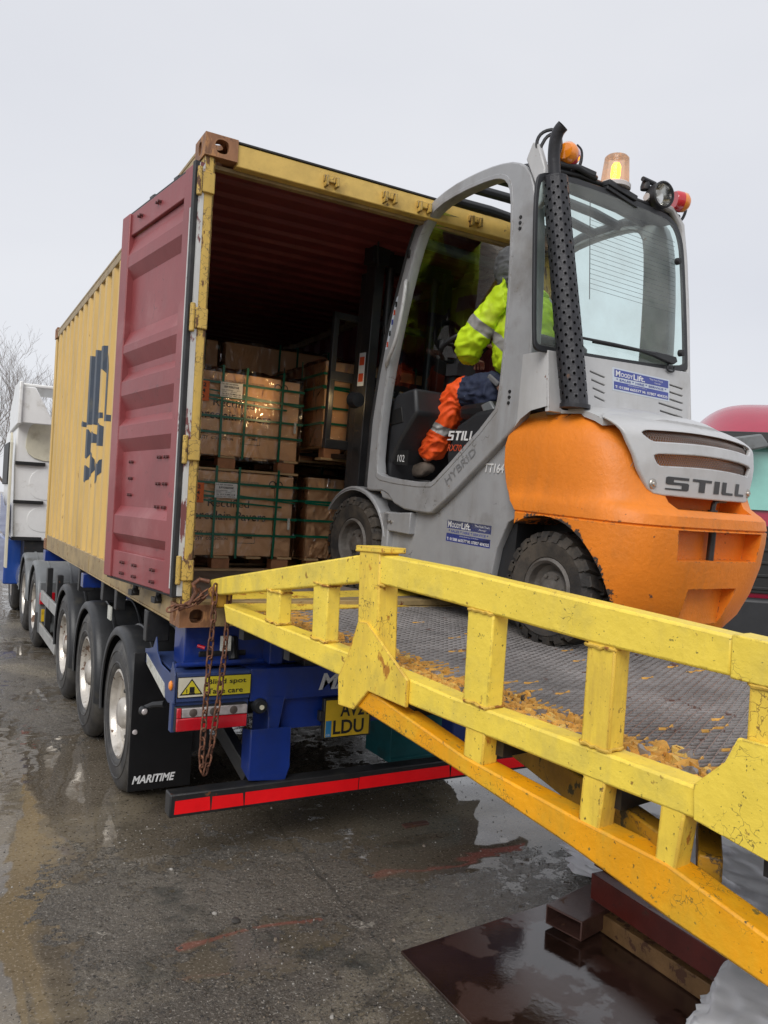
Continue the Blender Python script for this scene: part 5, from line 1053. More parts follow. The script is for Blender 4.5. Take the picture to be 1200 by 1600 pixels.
# hood top
b = MB(); rows = []
for y, z, w in ((-1.60, 1.225, .50), (-1.72, 1.232, .52), (-1.86, 1.228, .53), (-1.96, 1.212, .54), (-2.03, 1.192, .545), (-2.085, 1.168, .55)):
    rows.append([(.6+w*q, y+.10*abs(q)**2.4*(1 if y < -1.9 else .3), z-.028*abs(q)**3+(.008 if abs(q) < .45 else 0)) for q in [k/10 for k in range(-10, 11)]])
b.grid(rows); b.grid([[(p[0], p[1], p[2]-.03) for p in r] for r in rows]); b.grid([[r[0] for r in rows], [(r[0][0], r[0][1], r[0][2]-.03) for r in rows]]); b.grid([[r[-1] for r in rows], [(r[-1][0], r[-1][1], r[-1][2]-.03) for r in rows]]); b.grid([rows[-1], [(p[0], p[1], p[2]-.03) for p in rows[-1]]])
b.build('hood', fk_lgrey, fk, ang=40)
# rear of the cab: leaning plane, lower louvred panel and window
def ry(z): return -1.675+(z-1.2)*.115
RM = frame_M((0, ry(0), 0), (1, 0, 0), (0, .115, 1)); sl_ = math.sqrt(1+.115**2)
def rp(l): return [(x, z*sl_) for x, z in l]
pan = [(-.005, 1.18), (1.175, 1.18), (1.165, 1.535), (-.015, 1.475)]
lou = []
for xa, xb, za, zb_ in ((.84, 1.11, 1.265, 1.46), (.05, .14, 1.30, 1.46), (.28, .42, 1.275, 1.44)):
    k = 0
    while za+k*.042 < zb_-.02: z = za+k*.042; lou.append([(xa+.012*(4-k), z+.010), (xb, z-.008), (xb, z+.008), (xa+.012*(4-k), z+.026)]); k += 1
me = plate_mesh([rp(pan)]+[rp(l) for l in lou], .02, fk_lgrey, .004); rpn = finish('rear_panel', me, fk, RM, ang=40)
MB().box(.0, 1.16, -1.60, -1.585, 1.19, 1.47).build('vent_backing', louver_m, (fk, rpn))
sticker(fk, frame_M((.475, ry(1.36)-.016, 1.345), (1, .0, -.0), (0, .115, 1)), .50, .125)
# quarter panel between B pillar and rear panel
b = MB(); b.grid([[(.012, -1.42, 1.08+q*.395), (-.010, -1.5, 1.14+q*.335), (-.022, -1.58, 1.18+q*.295), (-.018, ry(1.2+q*.27)-.006, 1.20+q*.275), (.03, ry(1.2+q*.27)-.0105, 1.20+q*.275)] for q in (0, .33, .66, 1)]); b.grid([[(1.188, -1.42, z), (1.2, -1.5, z), (1.18, ry(z), z)] for z in (1.08, 1.2, 1.35, 1.53)]); b.build('quarter_panel', fk_lgrey, fk, ang=60)
wo_ = smooth_poly([(-.10, 1.468), (-.02, 1.470), (.55, 1.498), (1.155, 1.535), (1.165, 1.60), (1.13, 2.2), (1.10, 2.34), (1.02, 2.415), (.86, 2.43), (.3, 2.42), (-.06, 2.38), (-.11, 2.31), (-.115, 1.9), (-.112, 1.52)], 2)
wi_ = smooth_poly([(-.088, 1.496), (-.02, 1.497), (.55, 1.522), (1.125, 1.56), (1.135, 1.62), (1.105, 2.2), (1.075, 2.325), (1.01, 2.39), (.86, 2.403), (.3, 2.395), (-.04, 2.355), (-.095, 2.29), (-.10, 1.9), (-.098, 1.53)], 2)
wf = finish('rear_window_frame', plate_mesh([rp(wo_), rp(wi_)], .010, fk_dark, .003), fk, RM, ang=50)
b = MB(); b.tube([(1.172, ry(1.2), 1.2), (1.175, ry(1.5)+.01, 1.5), (1.165, ry(1.9)+.01, 1.9), (1.145, ry(2.2)+.01, 2.2), (1.115, ry(2.4)+.01, 2.40), (1.03, ry(2.46)+.02, 2.475), (.8, -1.51, 2.49)], .022, 10); b.build('rear_pillar', fk_lgrey, fk)
gl = finish('rear_window', plate_mesh([rp(wi_)], 0, glass_r), (fk, wf), Matrix.Translation((0, -.008, 0)) @ RM, flat=True)
b = MB()
for k in range(17):
    z = 1.86+k*.026; b.tube([(.30, ry(z)-.004, z), (1.04, ry(z+.006)-.004, z+.006)], .0011, 4, cap=False)
b.tube([(.30, ry(1.8)-.004, 1.80), (.30, ry(2.35)-.004, 2.34)], .0022, 4)
b.build('heating_wire', ink, (fk, gl))
b = MB()
for x, z in ((.03, 2.27), (.04, 1.60), (1.05, 2.17), (1.08, 1.64)): b.lathe([(0, -.028), (.016, -.026), (.02, -.012), (.02, 0)], (x, ry(z)-.008, z), 'y', 16)
b.build('window_bolt', rubber, (fk, wf))
b = MB(); b.tube([(.10, ry(1.60)-.03, 1.575), (.45, ry(1.6)-.045, 1.585), (.80, ry(1.6)-.05, 1.59)], .008, 6); b.bar((.30, ry(1.6)-.03, 1.575), (.95, ry(1.6)-.03, 1.60), .012, .016)
b.prism([(.62, ry(1.6)-.055, 1.585), (.80, ry(1.6)-.055, 1.60), (.985, ry(1.6)-.055, 1.60), (1.0, ry(1.6)-.055, 1.575), (.97, ry(1.6)-.055, 1.555), (.80, ry(1.6)-.055, 1.575)], (0, .03, 0)); b.tube(smooth_poly([(.95, ry(1.6)-.03, 1.56), (.93, ry(1.6)-.035, 1.52), (1.0, ry(1.6)-.035, 1.515), (1.01, ry(1.6)-.03, 1.55)], 2, False), .007, 6)
b.build('rear_wiper', fk_dark, fk, bevel=.003)
# roof guard, lamps
b = MB()
for x in (.06, 1.14): b.tube([(x, -.45, 2.40), (x, -.75, 2.49), (x, -1.1, 2.515), (x, -1.40, 2.47)], .03, 8)
for y, z in ((-.50, 2.425), (-.66, 2.47), (-.85, 2.495), (-1.05, 2.50), (-1.24, 2.485)): b.tube([(.06, y, z), (.35, y-.035, z+.005), (.85, y-.035, z+.005), (1.14, y, z)], .030, 8)
b.box(.06, 1.14, -1.50, -1.36, 2.43, 2.47)
b.build('roof_guard', fk_dark, fk, bevel=.004)
b = MB(); b.tube(smooth_poly([(.06, -.40, 2.27), (.2, -.34, 2.29), (.6, -.31, 2.30), (1.0, -.34, 2.29), (1.14, -.40, 2.27)], 2, False), .035, 10); b.build('front_header', greym, fk, bevel=.01)
b = MB(); b.prism([(-.01, -1.36, 2.50), (-.01, -1.44, 2.36), (-.01, -1.475, 2.22), (-.01, -1.51, 2.25), (-.01, -1.505, 2.42), (-.01, -1.44, 2.56), (-.01, -1.40, 2.58)], (.035, 0, 0)); b.build('corner_bracket', fk_lgrey, fk, bevel=.008)
b = MB()   # lamp bar with cables
b.tube([(.04, -1.49, 2.43), (.25, -1.50, 2.455), (.5, -1.51, 2.455), (.62, -1.51, 2.44), (.95, -1.5, 2.46), (1.15, -1.48, 2.47)], .016, 8); b.tube([(.05, -1.50, 2.46), (.2, -1.53, 2.475), (.36, -1.52, 2.465)], .016, 8); b.box(.2, .34, -1.54, -1.49, 2.465, 2.49); b.bar((.42, -1.53, 2.455), (.66, -1.53, 2.43), .07, .03); b.bar((.42, -1.53, 2.43), (.68, -1.53, 2.395), .05, .02)
b.build('lamp_bar', fk_dark, fk, bevel=.003)
b = MB(); b.lathe([(0, .0), (.088, .0), (.088, .02), (.078, .028), (0, .03)], (.535, -1.50, 2.462), 'z', 28); bb_ = b.build('beacon', pm('beacon_base', (.55, .52, .5), .4), fk)
b = MB(); b.lathe([(.078, .026), (.075, .06), (.066, .165), (.056, .176), (0, .18)], (.535, -1.50, 2.462), 'z', 28); b.build('beacon_lens', glassm('beacon_amber', (1., .80, .66), .6, dust=.25), (fk, bb_))
b = MB(); b.lathe([(0, .045), (.018, .045), (.026, .07), (.026, .12), (.016, .14), (0, .14)], (.535, -1.50, 2.462), 'z', 12); b.build('beacon_flash', glow('beacon_glow', (1., .42, .03), 6.), (fk, bb_))
def rear_lamp(x, y, z, s, left):
    d = Vector((s*.9, -.35, 0)).normalized()
    b = MB(); b.lathe([(0, -.012), (.052, -.012), (.058, .0), (.058, .035)], (0, 0, 0), 'x', 24); b.build('indicator_lamp', redl, fk, T=frame_M((x, y, z), d, (0, 0, 1)))
    b = MB(); b.lathe([(.058, .035), (.056, .06), (.04, .08), (0, .085)], (0, 0, 0), 'x', 24); b.build('indicator_lamp', amb, fk, T=frame_M((x, y, z), d, (0, 0, 1)))
rear_lamp(.17, -1.50, 2.53, -1, True); rear_lamp(1.05, -1.52, 2.53, 1, False)
b = MB(); b.lathe([(0, .07), (.05, .07), (.072, .03), (.075, -.04), (.066, -.045), (.062, -.03)], (0, 0, 0), 'y', 28); wl_ = b.build('work_lamp', fk_dark, fk, T=Matrix.Translation((.875, -1.54, 2.505)) @ Matrix.Rotation(R(-12), 4, 'Z'))
b = MB(); b.lathe([(.062, -.03), (.04, .01), (0, .02)], (0, 0, 0), 'y', 28); b.build('lamp_reflector', pm('lamp_chrome', (.6, .6, .58), .15, metal=1), (fk, wl_), T=Matrix.Translation((.875, -1.54, 2.505)) @ Matrix.Rotation(R(-12), 4, 'Z'))
b = MB(); b.lathe([(0, .0), (.026, .0), (.028, .02), (.02, .05), (0, .05)], (.82, -1.48, 2.54), 'z', 12); b.tube([(.78, -1.49, 2.59), (.89, -1.49, 2.59)], .014, 8); b.build('lamp_clamp', fk_dark, fk)
b = MB()
for pts in ([(.03, -1.47, 2.46), (-.01, -1.42, 2.55), (.0, -1.44, 2.62), (.06, -1.50, 2.64), (.075, -1.53, 2.55), (.06, -1.5, 2.46)], [(-.0, -1.43, 2.50), (.02, -1.46, 2.60), (.06, -1.5, 2.62)], [(.20, -1.50, 2.46), (.245, -1.51, 2.50), (.245, -1.51, 2.58), (.21, -1.5, 2.60)],
            [(1.05, -1.48, 2.44), (1.14, -1.50, 2.43), (1.19, -1.50, 2.50), (1.19, -1.50, 2.60), (1.14, -1.49, 2.61), (1.145, -1.49, 2.50)], [(.02, -1.44, 2.44), (.1, -1.5, 2.46), (.2, -1.5, 2.45)], [(.0, -1.42, 2.42), (.09, -1.47, 2.43), (.2, -1.5, 2.42)]): b.tube(smooth_poly(pts, 2, False), .009, 7)
b.build('lamp_guard', fk_dark, fk)
# exhaust: perforated guard round a dark pipe
A0 = Vector((.055, -1.80, 1.20)); A1 = Vector((.010, -1.565, 2.35)); ax = (A1-A0); LN = ax.length; ax.normalize(); e1 = ax.cross(Vector((0, 1, 0))).normalized(); e2 = ax.cross(e1)
NA, NH, RG = 18, 42, .066; b = MB()
def ep(a, h, r=RG): c = A0+ax*h; bulge = 1+.03*math.sin(h*5); return c+(e1*math.cos(a)+e2*math.sin(a))*r*bulge
dh = LN/NH; da = 2*math.pi/NA
for j in range(NH):
    for i in range(NA):
        a = i*da; h = j*dh
        if (i+j) % 2 == 0 or j in (0, NH-1): b.add([ep(a, h), ep(a+da, h), ep(a+da, h+dh), ep(a, h+dh)], [(0, 1, 2, 3)]); continue
        ca, ch = a+da/2, h+dh/2; hole = [ep(ca+.30*da*math.cos(q*math.pi/4+math.pi/8), ch+.30*dh*math.sin(q*math.pi/4+math.pi/8)) for q in range(8)]
        cor = [ep(a+da, h+dh), ep(a, h+dh), ep(a, h), ep(a+da, h)]
        b.add(cor+hole, [(0, 1, 6, 5), (1, 2, 8, 7), (2, 3, 10, 9), (3, 0, 4, 11), (0, 5, 4), (1, 7, 6), (2, 9, 8), (3, 11, 10)])
me = b.mesh(exh_m); ex = finish('exhaust_guard', me, fk, ang=60)
b = MB(); b.tube([A0+ax*.01, A0+ax*(LN-.02)], .05, 16); b.build('silencer', louver_m, (fk, ex))
b = MB(); top = A0+ax*(LN-.03); b.tube(smooth_poly([top, top+Vector((-.020, .01, .12)), top+Vector((-.034, .0, .20)), top+Vector((-.038, -.02, .25)), top+Vector((-.032, -.045, .272))], 2, False), .031, 16, cap=False)
pt_ = b.build('exhaust_pipe', exh_m, (fk, ex)); 
b = MB(); b.lathe([(0, .0), (.075, .0), (.075, .02), (0, .02)], A0+Vector((0, 0, -.005)), 'z', 20); b.lathe([(.030, 0), (RG, 0), (RG, .008), (.03, .008)], A1-Vector((0, 0, .004)), 'z', 20); b.build('exhaust_collar', exh_m, (fk, ex))
# windscreen and roof glass are open bars; front glass
b = MB(); b.grid([[(x, y-.03, z) for x in (.06, 1.14)] for y, z in ((-.11, .82), (-.13, 1.14), (-.165, 1.44), (-.22, 1.73), (-.30, 2.0), (-.36, 2.12), (-.46, 2.33), (-.55, 2.42))]); b.build('windscreen', glass_f, fk, ang=60)
# cab interior
b = MB(); b.prism([(.10, -.14, .76), (.10, -.17, 1.28), (.10, -.24, 1.33), (.10, -.42, 1.36), (.10, -.46, 1.20), (.10, -.30, 1.02), (.10, -.24, .90)], (.28, 0, 0)); b.box(.10, 1.10, -.22, -.13, .76, 1.30); dsh = b.build('dashboard', fk_dark, fk, bevel=.02)
b = MB(); b.prism([(.094, -.20, 1.12), (.094, -.20, 1.22), (.094, -.30, 1.24), (.094, -.33, 1.14)], (.01, 0, 0)); b.build('dash_pocket', louver_m, (fk, dsh), bevel=.004)
b = MB(); b.box(.12, .124, -.385, -.245, .865, .96); nb = b.build('capacity_plate', ink, fk); lettering([('102', .02, .02, .075, .045, inkw, .0, 0)], (fk, nb), SM(.119, -.255, .865))
b = MB(); b.tube([(.58, -.16, 1.25), (.58, -.27, 1.62)], [.05, .04], 10); b.box(.50, .66, -.34, -.22, 1.50, 1.58)
pts = [Vector((.58, -.30, 1.70))+Vector((.17*math.cos(k*.3142), .17*math.sin(k*.3142)*.86, .17*math.sin(k*.3142)*-.5)) for k in range(20)]
b.tube(pts, .016, 8, closed=True); b.tube([pts[0], pts[10]], .012, 6); b.tube([(.58, -.27, 1.66), pts[15]], .012, 6); b.lathe([(0, 0), (.02, 0), (.02, .05), (0, .06)], pts[9], 'z', 10); b.build('steering_wheel', fk_dark, fk)
b = MB(); b.prism([(.10, -.84, .745), (.10, -1.28, 1.12), (.10, -1.32, 1.24), (.10, -1.02, 1.20), (.10, -.86, 1.12), (.10, -.78, .95)], (1.0, 0, 0)); sb_ = b.build('seat_box', fk_dark, fk, bevel=.03)
lettering([('RX70-25', .0, .0, .20, .040, inkr, .01, .15)], (fk, sb_), SM(.098, -.80, .965))
bm = bmesh.new()
for l in still(.235, .055): bm.from_mesh(plate_mesh([[(a+c*.2, c) for a, c in l]], 0, inkw))
me = bpy.data.meshes.new('l'); bm.to_mesh(me); bm.free(); me.materials.append(inkw); finish('lettering', me, (fk, sb_), SM(.098, -.79, 1.03), flat=True)
b = MB(); b.prism([(.30, -.62, 1.18), (.30, -1.12, 1.16), (.30, -1.14, 1.26), (.30, -.90, 1.29), (.30, -.62, 1.27)], (.58, 0, 0)); b.prism([(.36, -1.05, 1.22), (.36, -1.20, 1.66), (.36, -1.10, 1.70), (.36, -.98, 1.5), (.36, -.94, 1.26)], (.46, 0, 0)); b.build('seat', fk_seat, fk, bevel=.035)
b = MB(); b.prism([(.27, -.90, 1.20), (.27, -.86, 1.26), (.27, -.94, 1.285), (.27, -.99, 1.23)], (.03, 0, 0)); b.build('seat_lever', greym, fk, bevel=.01)
# mast, carriage, forks
b = MB()
for x in (.26, .90): b.box(x-.04, x+.04, .33, .45, .15, 2.36); b.box(x-.03, x+.03, .46, .53, .2, 2.25)
b.box(.22, .94, .36, .44, 2.28, 2.40); b.box(.22, .94, .36, .44, .9, .98); b.box(.22, .94, .36, .44, .2, .3); b.tube([(.37, .36, .2), (.37, .36, 2.3)], .03, 12); b.tube([(.79, .36, .2), (.79, .36, 2.3)], .03, 12)
ms = b.build('mast', pm('mast_black', (.04, .04, .043), .35, metal=.3, var=.3, dirt=.2), fk, bevel=.006)
b = MB(); b.prism([(.18, .30, 2.36), (.34, .30, 2.36), (.44, .30, 2.58), (.30, .30, 2.66), (.20, .30, 2.50)], (0, .06, 0)); b.box(.16, .30, .28, .40, 2.28, 2.40); b.tube(smooth_poly([(.25, .27, 2.45), (.18, .24, 2.58), (.16, .24, 2.40), (.20, .27, 2.25)], 2, False), .008, 6); b.build('mast_head', fk_dark, (fk, ms), bevel=.005)
b = MB()
for k in range(30): b.box(.545, .575, .40, .43, .7+k*.045, .7+k*.045+.03); b.box(.55, .57, .405, .425, .7+k*.045, .7+(k+1)*.045)
b.build('lift_chain', steelk, (fk, ms))
b = MB(); b.box(.215, .2165, .36, .44, 1.42, 1.66); b.build('warning_strip', stk_sil, (fk, ms))
b = MB(); b.box(.2130, .2150, .37, .43, 1.45, 1.51); b.box(.2130, .2150, .37, .43, 1.57, 1.63); b.build('warning_mark', inkr, (fk, ms))
b = MB()
for z in (.95, 1.45): b.box(.05, 1.15, .55, .60, z, z+.07)
for x in (.05, .35, .83, 1.10): b.box(x, x+.045, .555, .595, 1.0, 1.95 if x in (.05, 1.10) else 1.5)
b.box(.05, 1.145, .555, .595, 1.90, 1.95); b.build('fork_carriage', fk_dark, fk, bevel=.005)
b = MB()
for x in (.28, .82): b.box(x, x+.10, .60, .64, .88, 1.5); b.prism([(x, .60, .88), (x, 1.7, .90), (x, 1.7, .91), (x, .60, .925)], (.10, 0, 0))
b.build('fork', steelk, fk, bevel=.004)
# front work lamps shining on the cartons
for x in (.10, 1.10):
    b = MB(); b.lathe([(0, -.04), (.05, -.035), (.06, .03), (.055, .03)], (x, .26, 1.30), 'y', 20); hl = b.build('headlight', fk_dark, fk); b = MB(); b.lathe([(.0, .028), (.055, .028), (.055, .034)], (x, .26, 1.30), 'y', 20); b.build('headlight_lens', glow('headlight_glow', (1., .75, .4), 12.), (fk, hl))
    ld = bpy.data.lights.new('headlight_lamp', 'SPOT'); ld.energy = 11; ld.color = (1, .66, .30); ld.spot_size = R(34); ld.spot_blend = .8; ld.shadow_soft_size = .05
    lo = bpy.data.objects.new('headlight_lamp', ld); COL.objects.link(lo); lo.parent = hl; lo.location = (x-.02, .33, 1.31); lo.rotation_euler = (R(92), 0, R(18 if x < .5 else 4))
# forklift wheels
def fk_wheel(x, y, z, Rr, wd, sx, nm):
    b = MB(); rr = Rr*.52
    b.lathe([(r, sx*h) for r, h in [(rr, .03), (rr+.01, .01), (rr+.03, .006), (Rr-.055, .0), (Rr-.045, .008), (Rr-.03, .01), (Rr-.018, .03), (Rr-.018, wd-.03), (Rr-.04, wd), (rr, wd)]], (x, y, z), 'x', 48)
    NB = 22
    for k in range(NB):
        for side_ in (0, 1):
            a = (k+.5*side_)*2*math.pi/NB; w0, w1 = ((0.004, wd*.52) if side_ == 0 else (wd*.48, wd-.004)); hw = math.pi/NB*.72; sk = .10 if side_ == 0 else -.10
            P_ = lambda r, h, t: (x+sx*h, y+r*math.cos(t), z+r*math.sin(t))
            b.add([P_(Rr-.022, w0, a-hw), P_(Rr-.022, w0, a+hw), P_(Rr-.022, w1, a+hw+sk), P_(Rr-.022, w1, a-hw+sk), P_(Rr, w0+.01, a-hw*.85), P_(Rr, w0+.01, a+hw*.85), P_(Rr, w1, a+hw*.85+sk), P_(Rr, w1, a-hw*.85+sk)],
                  [(4, 5, 6, 7), (0, 4, 5, 1), (1, 5, 6, 2), (2, 6, 7, 3), (3, 7, 4, 0)])
            if side_ == 0: b.add([P_(Rr-.05, -.004, a-hw*.7), P_(Rr-.05, -.004, a+hw*.7), P_(Rr-.01, .006, a+hw*.85), P_(Rr-.01, .006, a-hw*.85), P_(Rr-.05, .006, a-hw*.7), P_(Rr-.05, .006, a+hw*.7)], [(0, 1, 2, 3), (0, 3, 4), (1, 5, 2)])
    w = b.build('wheel', tyre_fk, fk, ang=35)
    b = MB(); b.lathe([(r, sx*h) for r, h in [(rr+.006, .012), (rr-.008, .0), (rr-.022, .012), (rr-.03, .05), (rr*.62, .07), (rr*.55, .05), (rr*.35, .045), (rr*.3, .02), (0, .01)]], (x, y, z), 'x', 32)
    for k in range(6): b.lathe([(0, sx*.035), (.011, sx*.035), (.011, sx*.07)], (x, y+rr*.46*math.cos(k*1.047), z+rr*.46*math.sin(k*1.047)), 'x', 6)
    b.build('rim', pm('forklift_rim', (.12, .11, .10), .6, var=.3, vs=14, dirt=.6, dcol=(.075, .06, .05), bump=.6), (fk, w))
fk_wheel(.0, .02, .312, .315, .22, 1, 'f'); fk_wheel(1.2, .02, .312, .315, .22, -1, 'f')
fk_wheel(.035, -1.735, .290, .29, .18, 1, 'r'); fk_wheel(1.165, -1.735, .290, .29, .18, -1, 'r')
b = MB(); b.box(.2, 1.0, -.1, .14, .2, .42); b.box(.2, 1.0, -1.80, -1.66, .2, .38); b.build('axle', steelk, fk)

# ------------------------------------------------------------------ the driver
pe = Thing('person', 'forklift driver in a yellow high-visibility jacket, grey hood and orange trousers, seated in the cab', 'person', M=FM @ Matrix.Translation((.6, -.86, 1.25)), local=True)
pe.inv = Matrix.Translation((-.6, .86, -1.25))
def skin_mesh(nodes, edges, sub=2, root=0):
    me = bpy.data.meshes.new('s'); me.from_pydata([n[:3] for n in nodes], edges, []); o = bpy.data.objects.new('s', me); COL.objects.link(o)
    sk = o.modifiers.new('k', 'SKIN'); sk.use_smooth_shade = True; sk.branch_smoothing = .6
    for i, n in enumerate(nodes):
        v = me.skin_vertices[0].data[i]; r = n[3]; v.radius = (r, r) if not isinstance(r, tuple) else r; v.use_root = (i == root)
    sb = o.modifiers.new('s', 'SUBSURF'); sb.levels = sb.render_levels = sub; r = evalmesh(o); bpy.data.objects.remove(o); return r
HIP = (.6, -.90, 1.38)
L_ = dict(sh=(.405, -.82, 1.93), el=(.335, -.62, 1.645), wr=(.49, -.50, 1.58), ha=(.56, -.46, 1.59), hp=(.50, -.84, 1.37), kn=(.40, -.50, 1.375), an=(.345, -.275, .90), to=(.325, .0, .815))
R_ = dict(sh=(.80, -.83, 1.93), el=(.86, -.60, 1.70), wr=(.74, -.42, 1.72), ha=(.72, -.36, 1.74), hp=(.70, -.88, 1.37), kn=(.78, -.44, 1.42), an=(.76, -.30, .93), to=(.76, -.06, .82))
nodes = [(*HIP, .13), (.6, -.91, 1.58, .13), (.6, -.89, 1.80, .15), (.6, -.85, 1.98, .08), (.6, -.81, 2.06, .052), (.6, -.78, 2.13, .07), (.6, -.765, 2.21, .095), (.6, -.77, 2.27, .075)]
edges = [(i, i+1) for i in range(7)]
for D in (L_, R_):
    k = len(nodes); nodes += [(*D['sh'], .062), (*D['el'], .046), (*D['wr'], .030), (*D['hp'], .09), (*D['kn'], .062), (*D['an'], .04)]; edges += [(2, k), (k, k+1), (k+1, k+2), (0, k+3), (k+3, k+4), (k+4, k+5)]
me = skin_mesh(nodes, edges); me.materials.clear(); me.materials.append(skin)
bmh = bmesh.new(); bmh.from_mesh(me)
for D, s in ((L_, 1), (R_, -1)):     # hands with curled fingers, and a face that looks forward
    w_ = Vector(D['wr']); h_ = Vector(D['ha']); d = (h_-w_).normalized(); up = Vector((0, 0, 1)); sd = d.cross(up).normalized()
    nd = [(*w_, .026), (*(w_+d*.05), (.036, .018)), (*(w_+d*.085), (.040, .016))]; ed = [(0, 1), (1, 2)]
    for q, (o_, ln) in enumerate(((-.030, .070), (-.010, .080), (.011, .076), (.031, .060))):
        k = len(nd); p = w_+d*.095+sd*o_; nd += [(*p, .010), (*(p+d*ln*.45-up*.006), .0095), (*(p+d*ln*.75-up*.028), .0088), (*(p+d*ln*.70-up*.052), .008)]; ed += [(2, k), (k, k+1), (k+1, k+2), (k+2, k+3)]
    k = len(nd); p = w_+d*.04-sd*.032*s; nd += [(*p, .013), (*(p+d*.03-sd*.022*s-up*.01), .011), (*(p+d*.055-sd*.022*s-up*.022), .009)]; ed += [(1, k), (k, k+1), (k+1, k+2)]
    hm = skin_mesh(nd, ed, 1); hm.materials.clear(); bmh.from_mesh(hm)
for c, r in (((.6, -.672, 2.185), .017), ((.6, -.684, 2.205), .012)):
    t = bmesh.ops.create_icosphere(bmh, subdivisions=2, radius=r); [setattr(v, 'co', v.co+Vector(c)) for v in t['verts']]
me2 = bpy.data.meshes.new('b'); bmh.to_mesh(me2); bmh.free(); me2.materials.append(skin); finish('body', me2, pe, ang=80)
b = MB()
for x in (.565, .635): b.lathe([(0, -.009), (.007, -.006), (.009, 0), (0, .009)], (x, -.680, 2.215), 'y', 10)
b.build('eye', ink, pe)
def cloth(name, nodes, edges, mats, cuts=(), amp=.012, sc=9, sub=4, par=None):
    me = skin_mesh(nodes, edges, sub); me.materials.clear()
    for m in mats: me.materials.append(m)
    b_ = bmesh.new(); b_.from_mesh(me)
    for (fn, lo, hi, ax_, org, mi) in cuts:
        for o_ in (lo, hi):
            bmesh.ops.bisect_plane(b_, geom=b_.verts[:]+b_.edges[:]+b_.faces[:], plane_co=Vector(org)+Vector(ax_).normalized()*o_, plane_no=Vector(ax_).normalized())
        for f in b_.faces:
            q = f.calc_center_median(); h = (q-Vector(org)).dot(Vector(ax_).normalized())
            if lo < h < hi and fn(q): f.material_index = mi
    b_.normal_update()
    for v in b_.verts:
        q = v.co; n1 = noise.noise(q*sc*.6); w = q+Vector((noise.noise(q*6), noise.noise(q*6+Vector((9, 0, 0))), noise.noise(q*6+Vector((0, 9, 0)))))*.05
        n2 = abs(noise.noise(Vector((w.x*sc*.9, w.y*sc*1.3, w.z*sc*2.4)))); n3 = abs(noise.noise(Vector((w.x*sc*3, w.y*sc*2.2, w.z*sc*1.6+7)))); v.co += v.normal*(amp*n1+amp*1.5*(.35-n2*1.9)+amp*.55*(.3-n3*2))
    b_.to_mesh(me); b_.free(); return finish(name, me, pe if par is None else par, ang=80)
# jacket
nd = [(.6, -.86, 1.44, (.25, .22)), (.6, -.87, 1.60, (.26, .22)), (.6, -.87, 1.78, (.27, .215)), (.6, -.86, 1.93, (.20, .16)), (.6, -.82, 2.04, .11)]; ed = [(0, 1), (1, 2), (2, 3), (3, 4)]
for D, s in ((L_, -1), (R_, 1)):
    k = len(nd); sh = Vector(D['sh']); el = Vector(D['el']); wr = Vector(D['wr'])
    nd += [(*sh, .115), (*((sh+el)/2), .105), (*el, .105), (*((el+wr)/2), .088), (*(wr-(wr-el).normalized()*.02), .06)]; ed += [(2, k), (k, k+1), (k+1, k+2), (k+2, k+3), (k+3, k+4)]
arm = Vector(L_['el'])-Vector(L_['sh']); armr = Vector(R_['el'])-Vector(R_['sh'])
cloth('jacket', nd, ed, [hivis, refm], [(lambda q: q.x < .445 and q.z < 1.95, .17, .235, arm, L_['sh'], 1), (lambda q: q.x > .755, .17, .235, armr, R_['sh'], 1), (lambda q: .44 < q.x < .76, 1.66, 1.72, (0, 0, 1), (0, 0, 0), 1),
        (lambda q: q.z > 1.72 and q.y < -.80, .445, .495, (1, 0, 0), (0, 0, 0), 1), (lambda q: q.z > 1.72 and q.y < -.80, .705, .755, (1, 0, 0), (0, 0, 0), 1)], amp=.011)
# shorts part of the trousers (navy) and orange legs with tape
def leg(D, s):
    hp, kn, an = Vector(D['hp']), Vector(D['kn']), Vector(D['an']); m1 = hp.lerp(kn, .5); m2 = kn.lerp(an, .5)
    return [(*hp, .150), (*m1, .125), (*kn, (.108, .108)), (*m2, .104), (*(an+Vector((0, 0, .02))), .100)]
for D in (L_, R_):
    sh_ = Vector(D['an'])-Vector(D['kn']); th_ = Vector(D['kn'])-Vector(D['hp'])
    cloth('trouser_leg', leg(D, 1), [(0, 1), (1, 2), (2, 3), (3, 4)], [hivo, refm, navy], [(lambda q: q.z < 1.3, .235, .295, sh_, D['kn'], 1), (lambda q: q.z > 1.2, -.3, .30, th_, D['hp'], 2)], amp=.013, sc=10)
cloth('waistband', [(.5, -.86, 1.39, .16), (.6, -.87, 1.40, (.17, .16)), (.7, -.86, 1.39, .16), (.6, -.87, 1.50, (.20, .17))], [(0, 1), (1, 2), (1, 3)], [navy], (), amp=.012, sub=2)
b = MB(); b.bar((.385, -.88, 1.395), (.390, -.78, 1.455), .02, .035); b.build('pocket_flap', pm('pocket_grey', (.16, .16, .17), .8), pe, bevel=.009)
# hood and collar
cloth('hood', [(.57, -.82, 2.02, .15), (.57, -.80, 2.07, (.15, .14)), (.56, -.755, 2.15, (.165, .165)), (.56, -.755, 2.22, (.15, .15)), (.56, -.79, 2.29, .07)], [(0, 1), (1, 2), (2, 3), (3, 4)], [hoodg], amp=.008, sc=14)
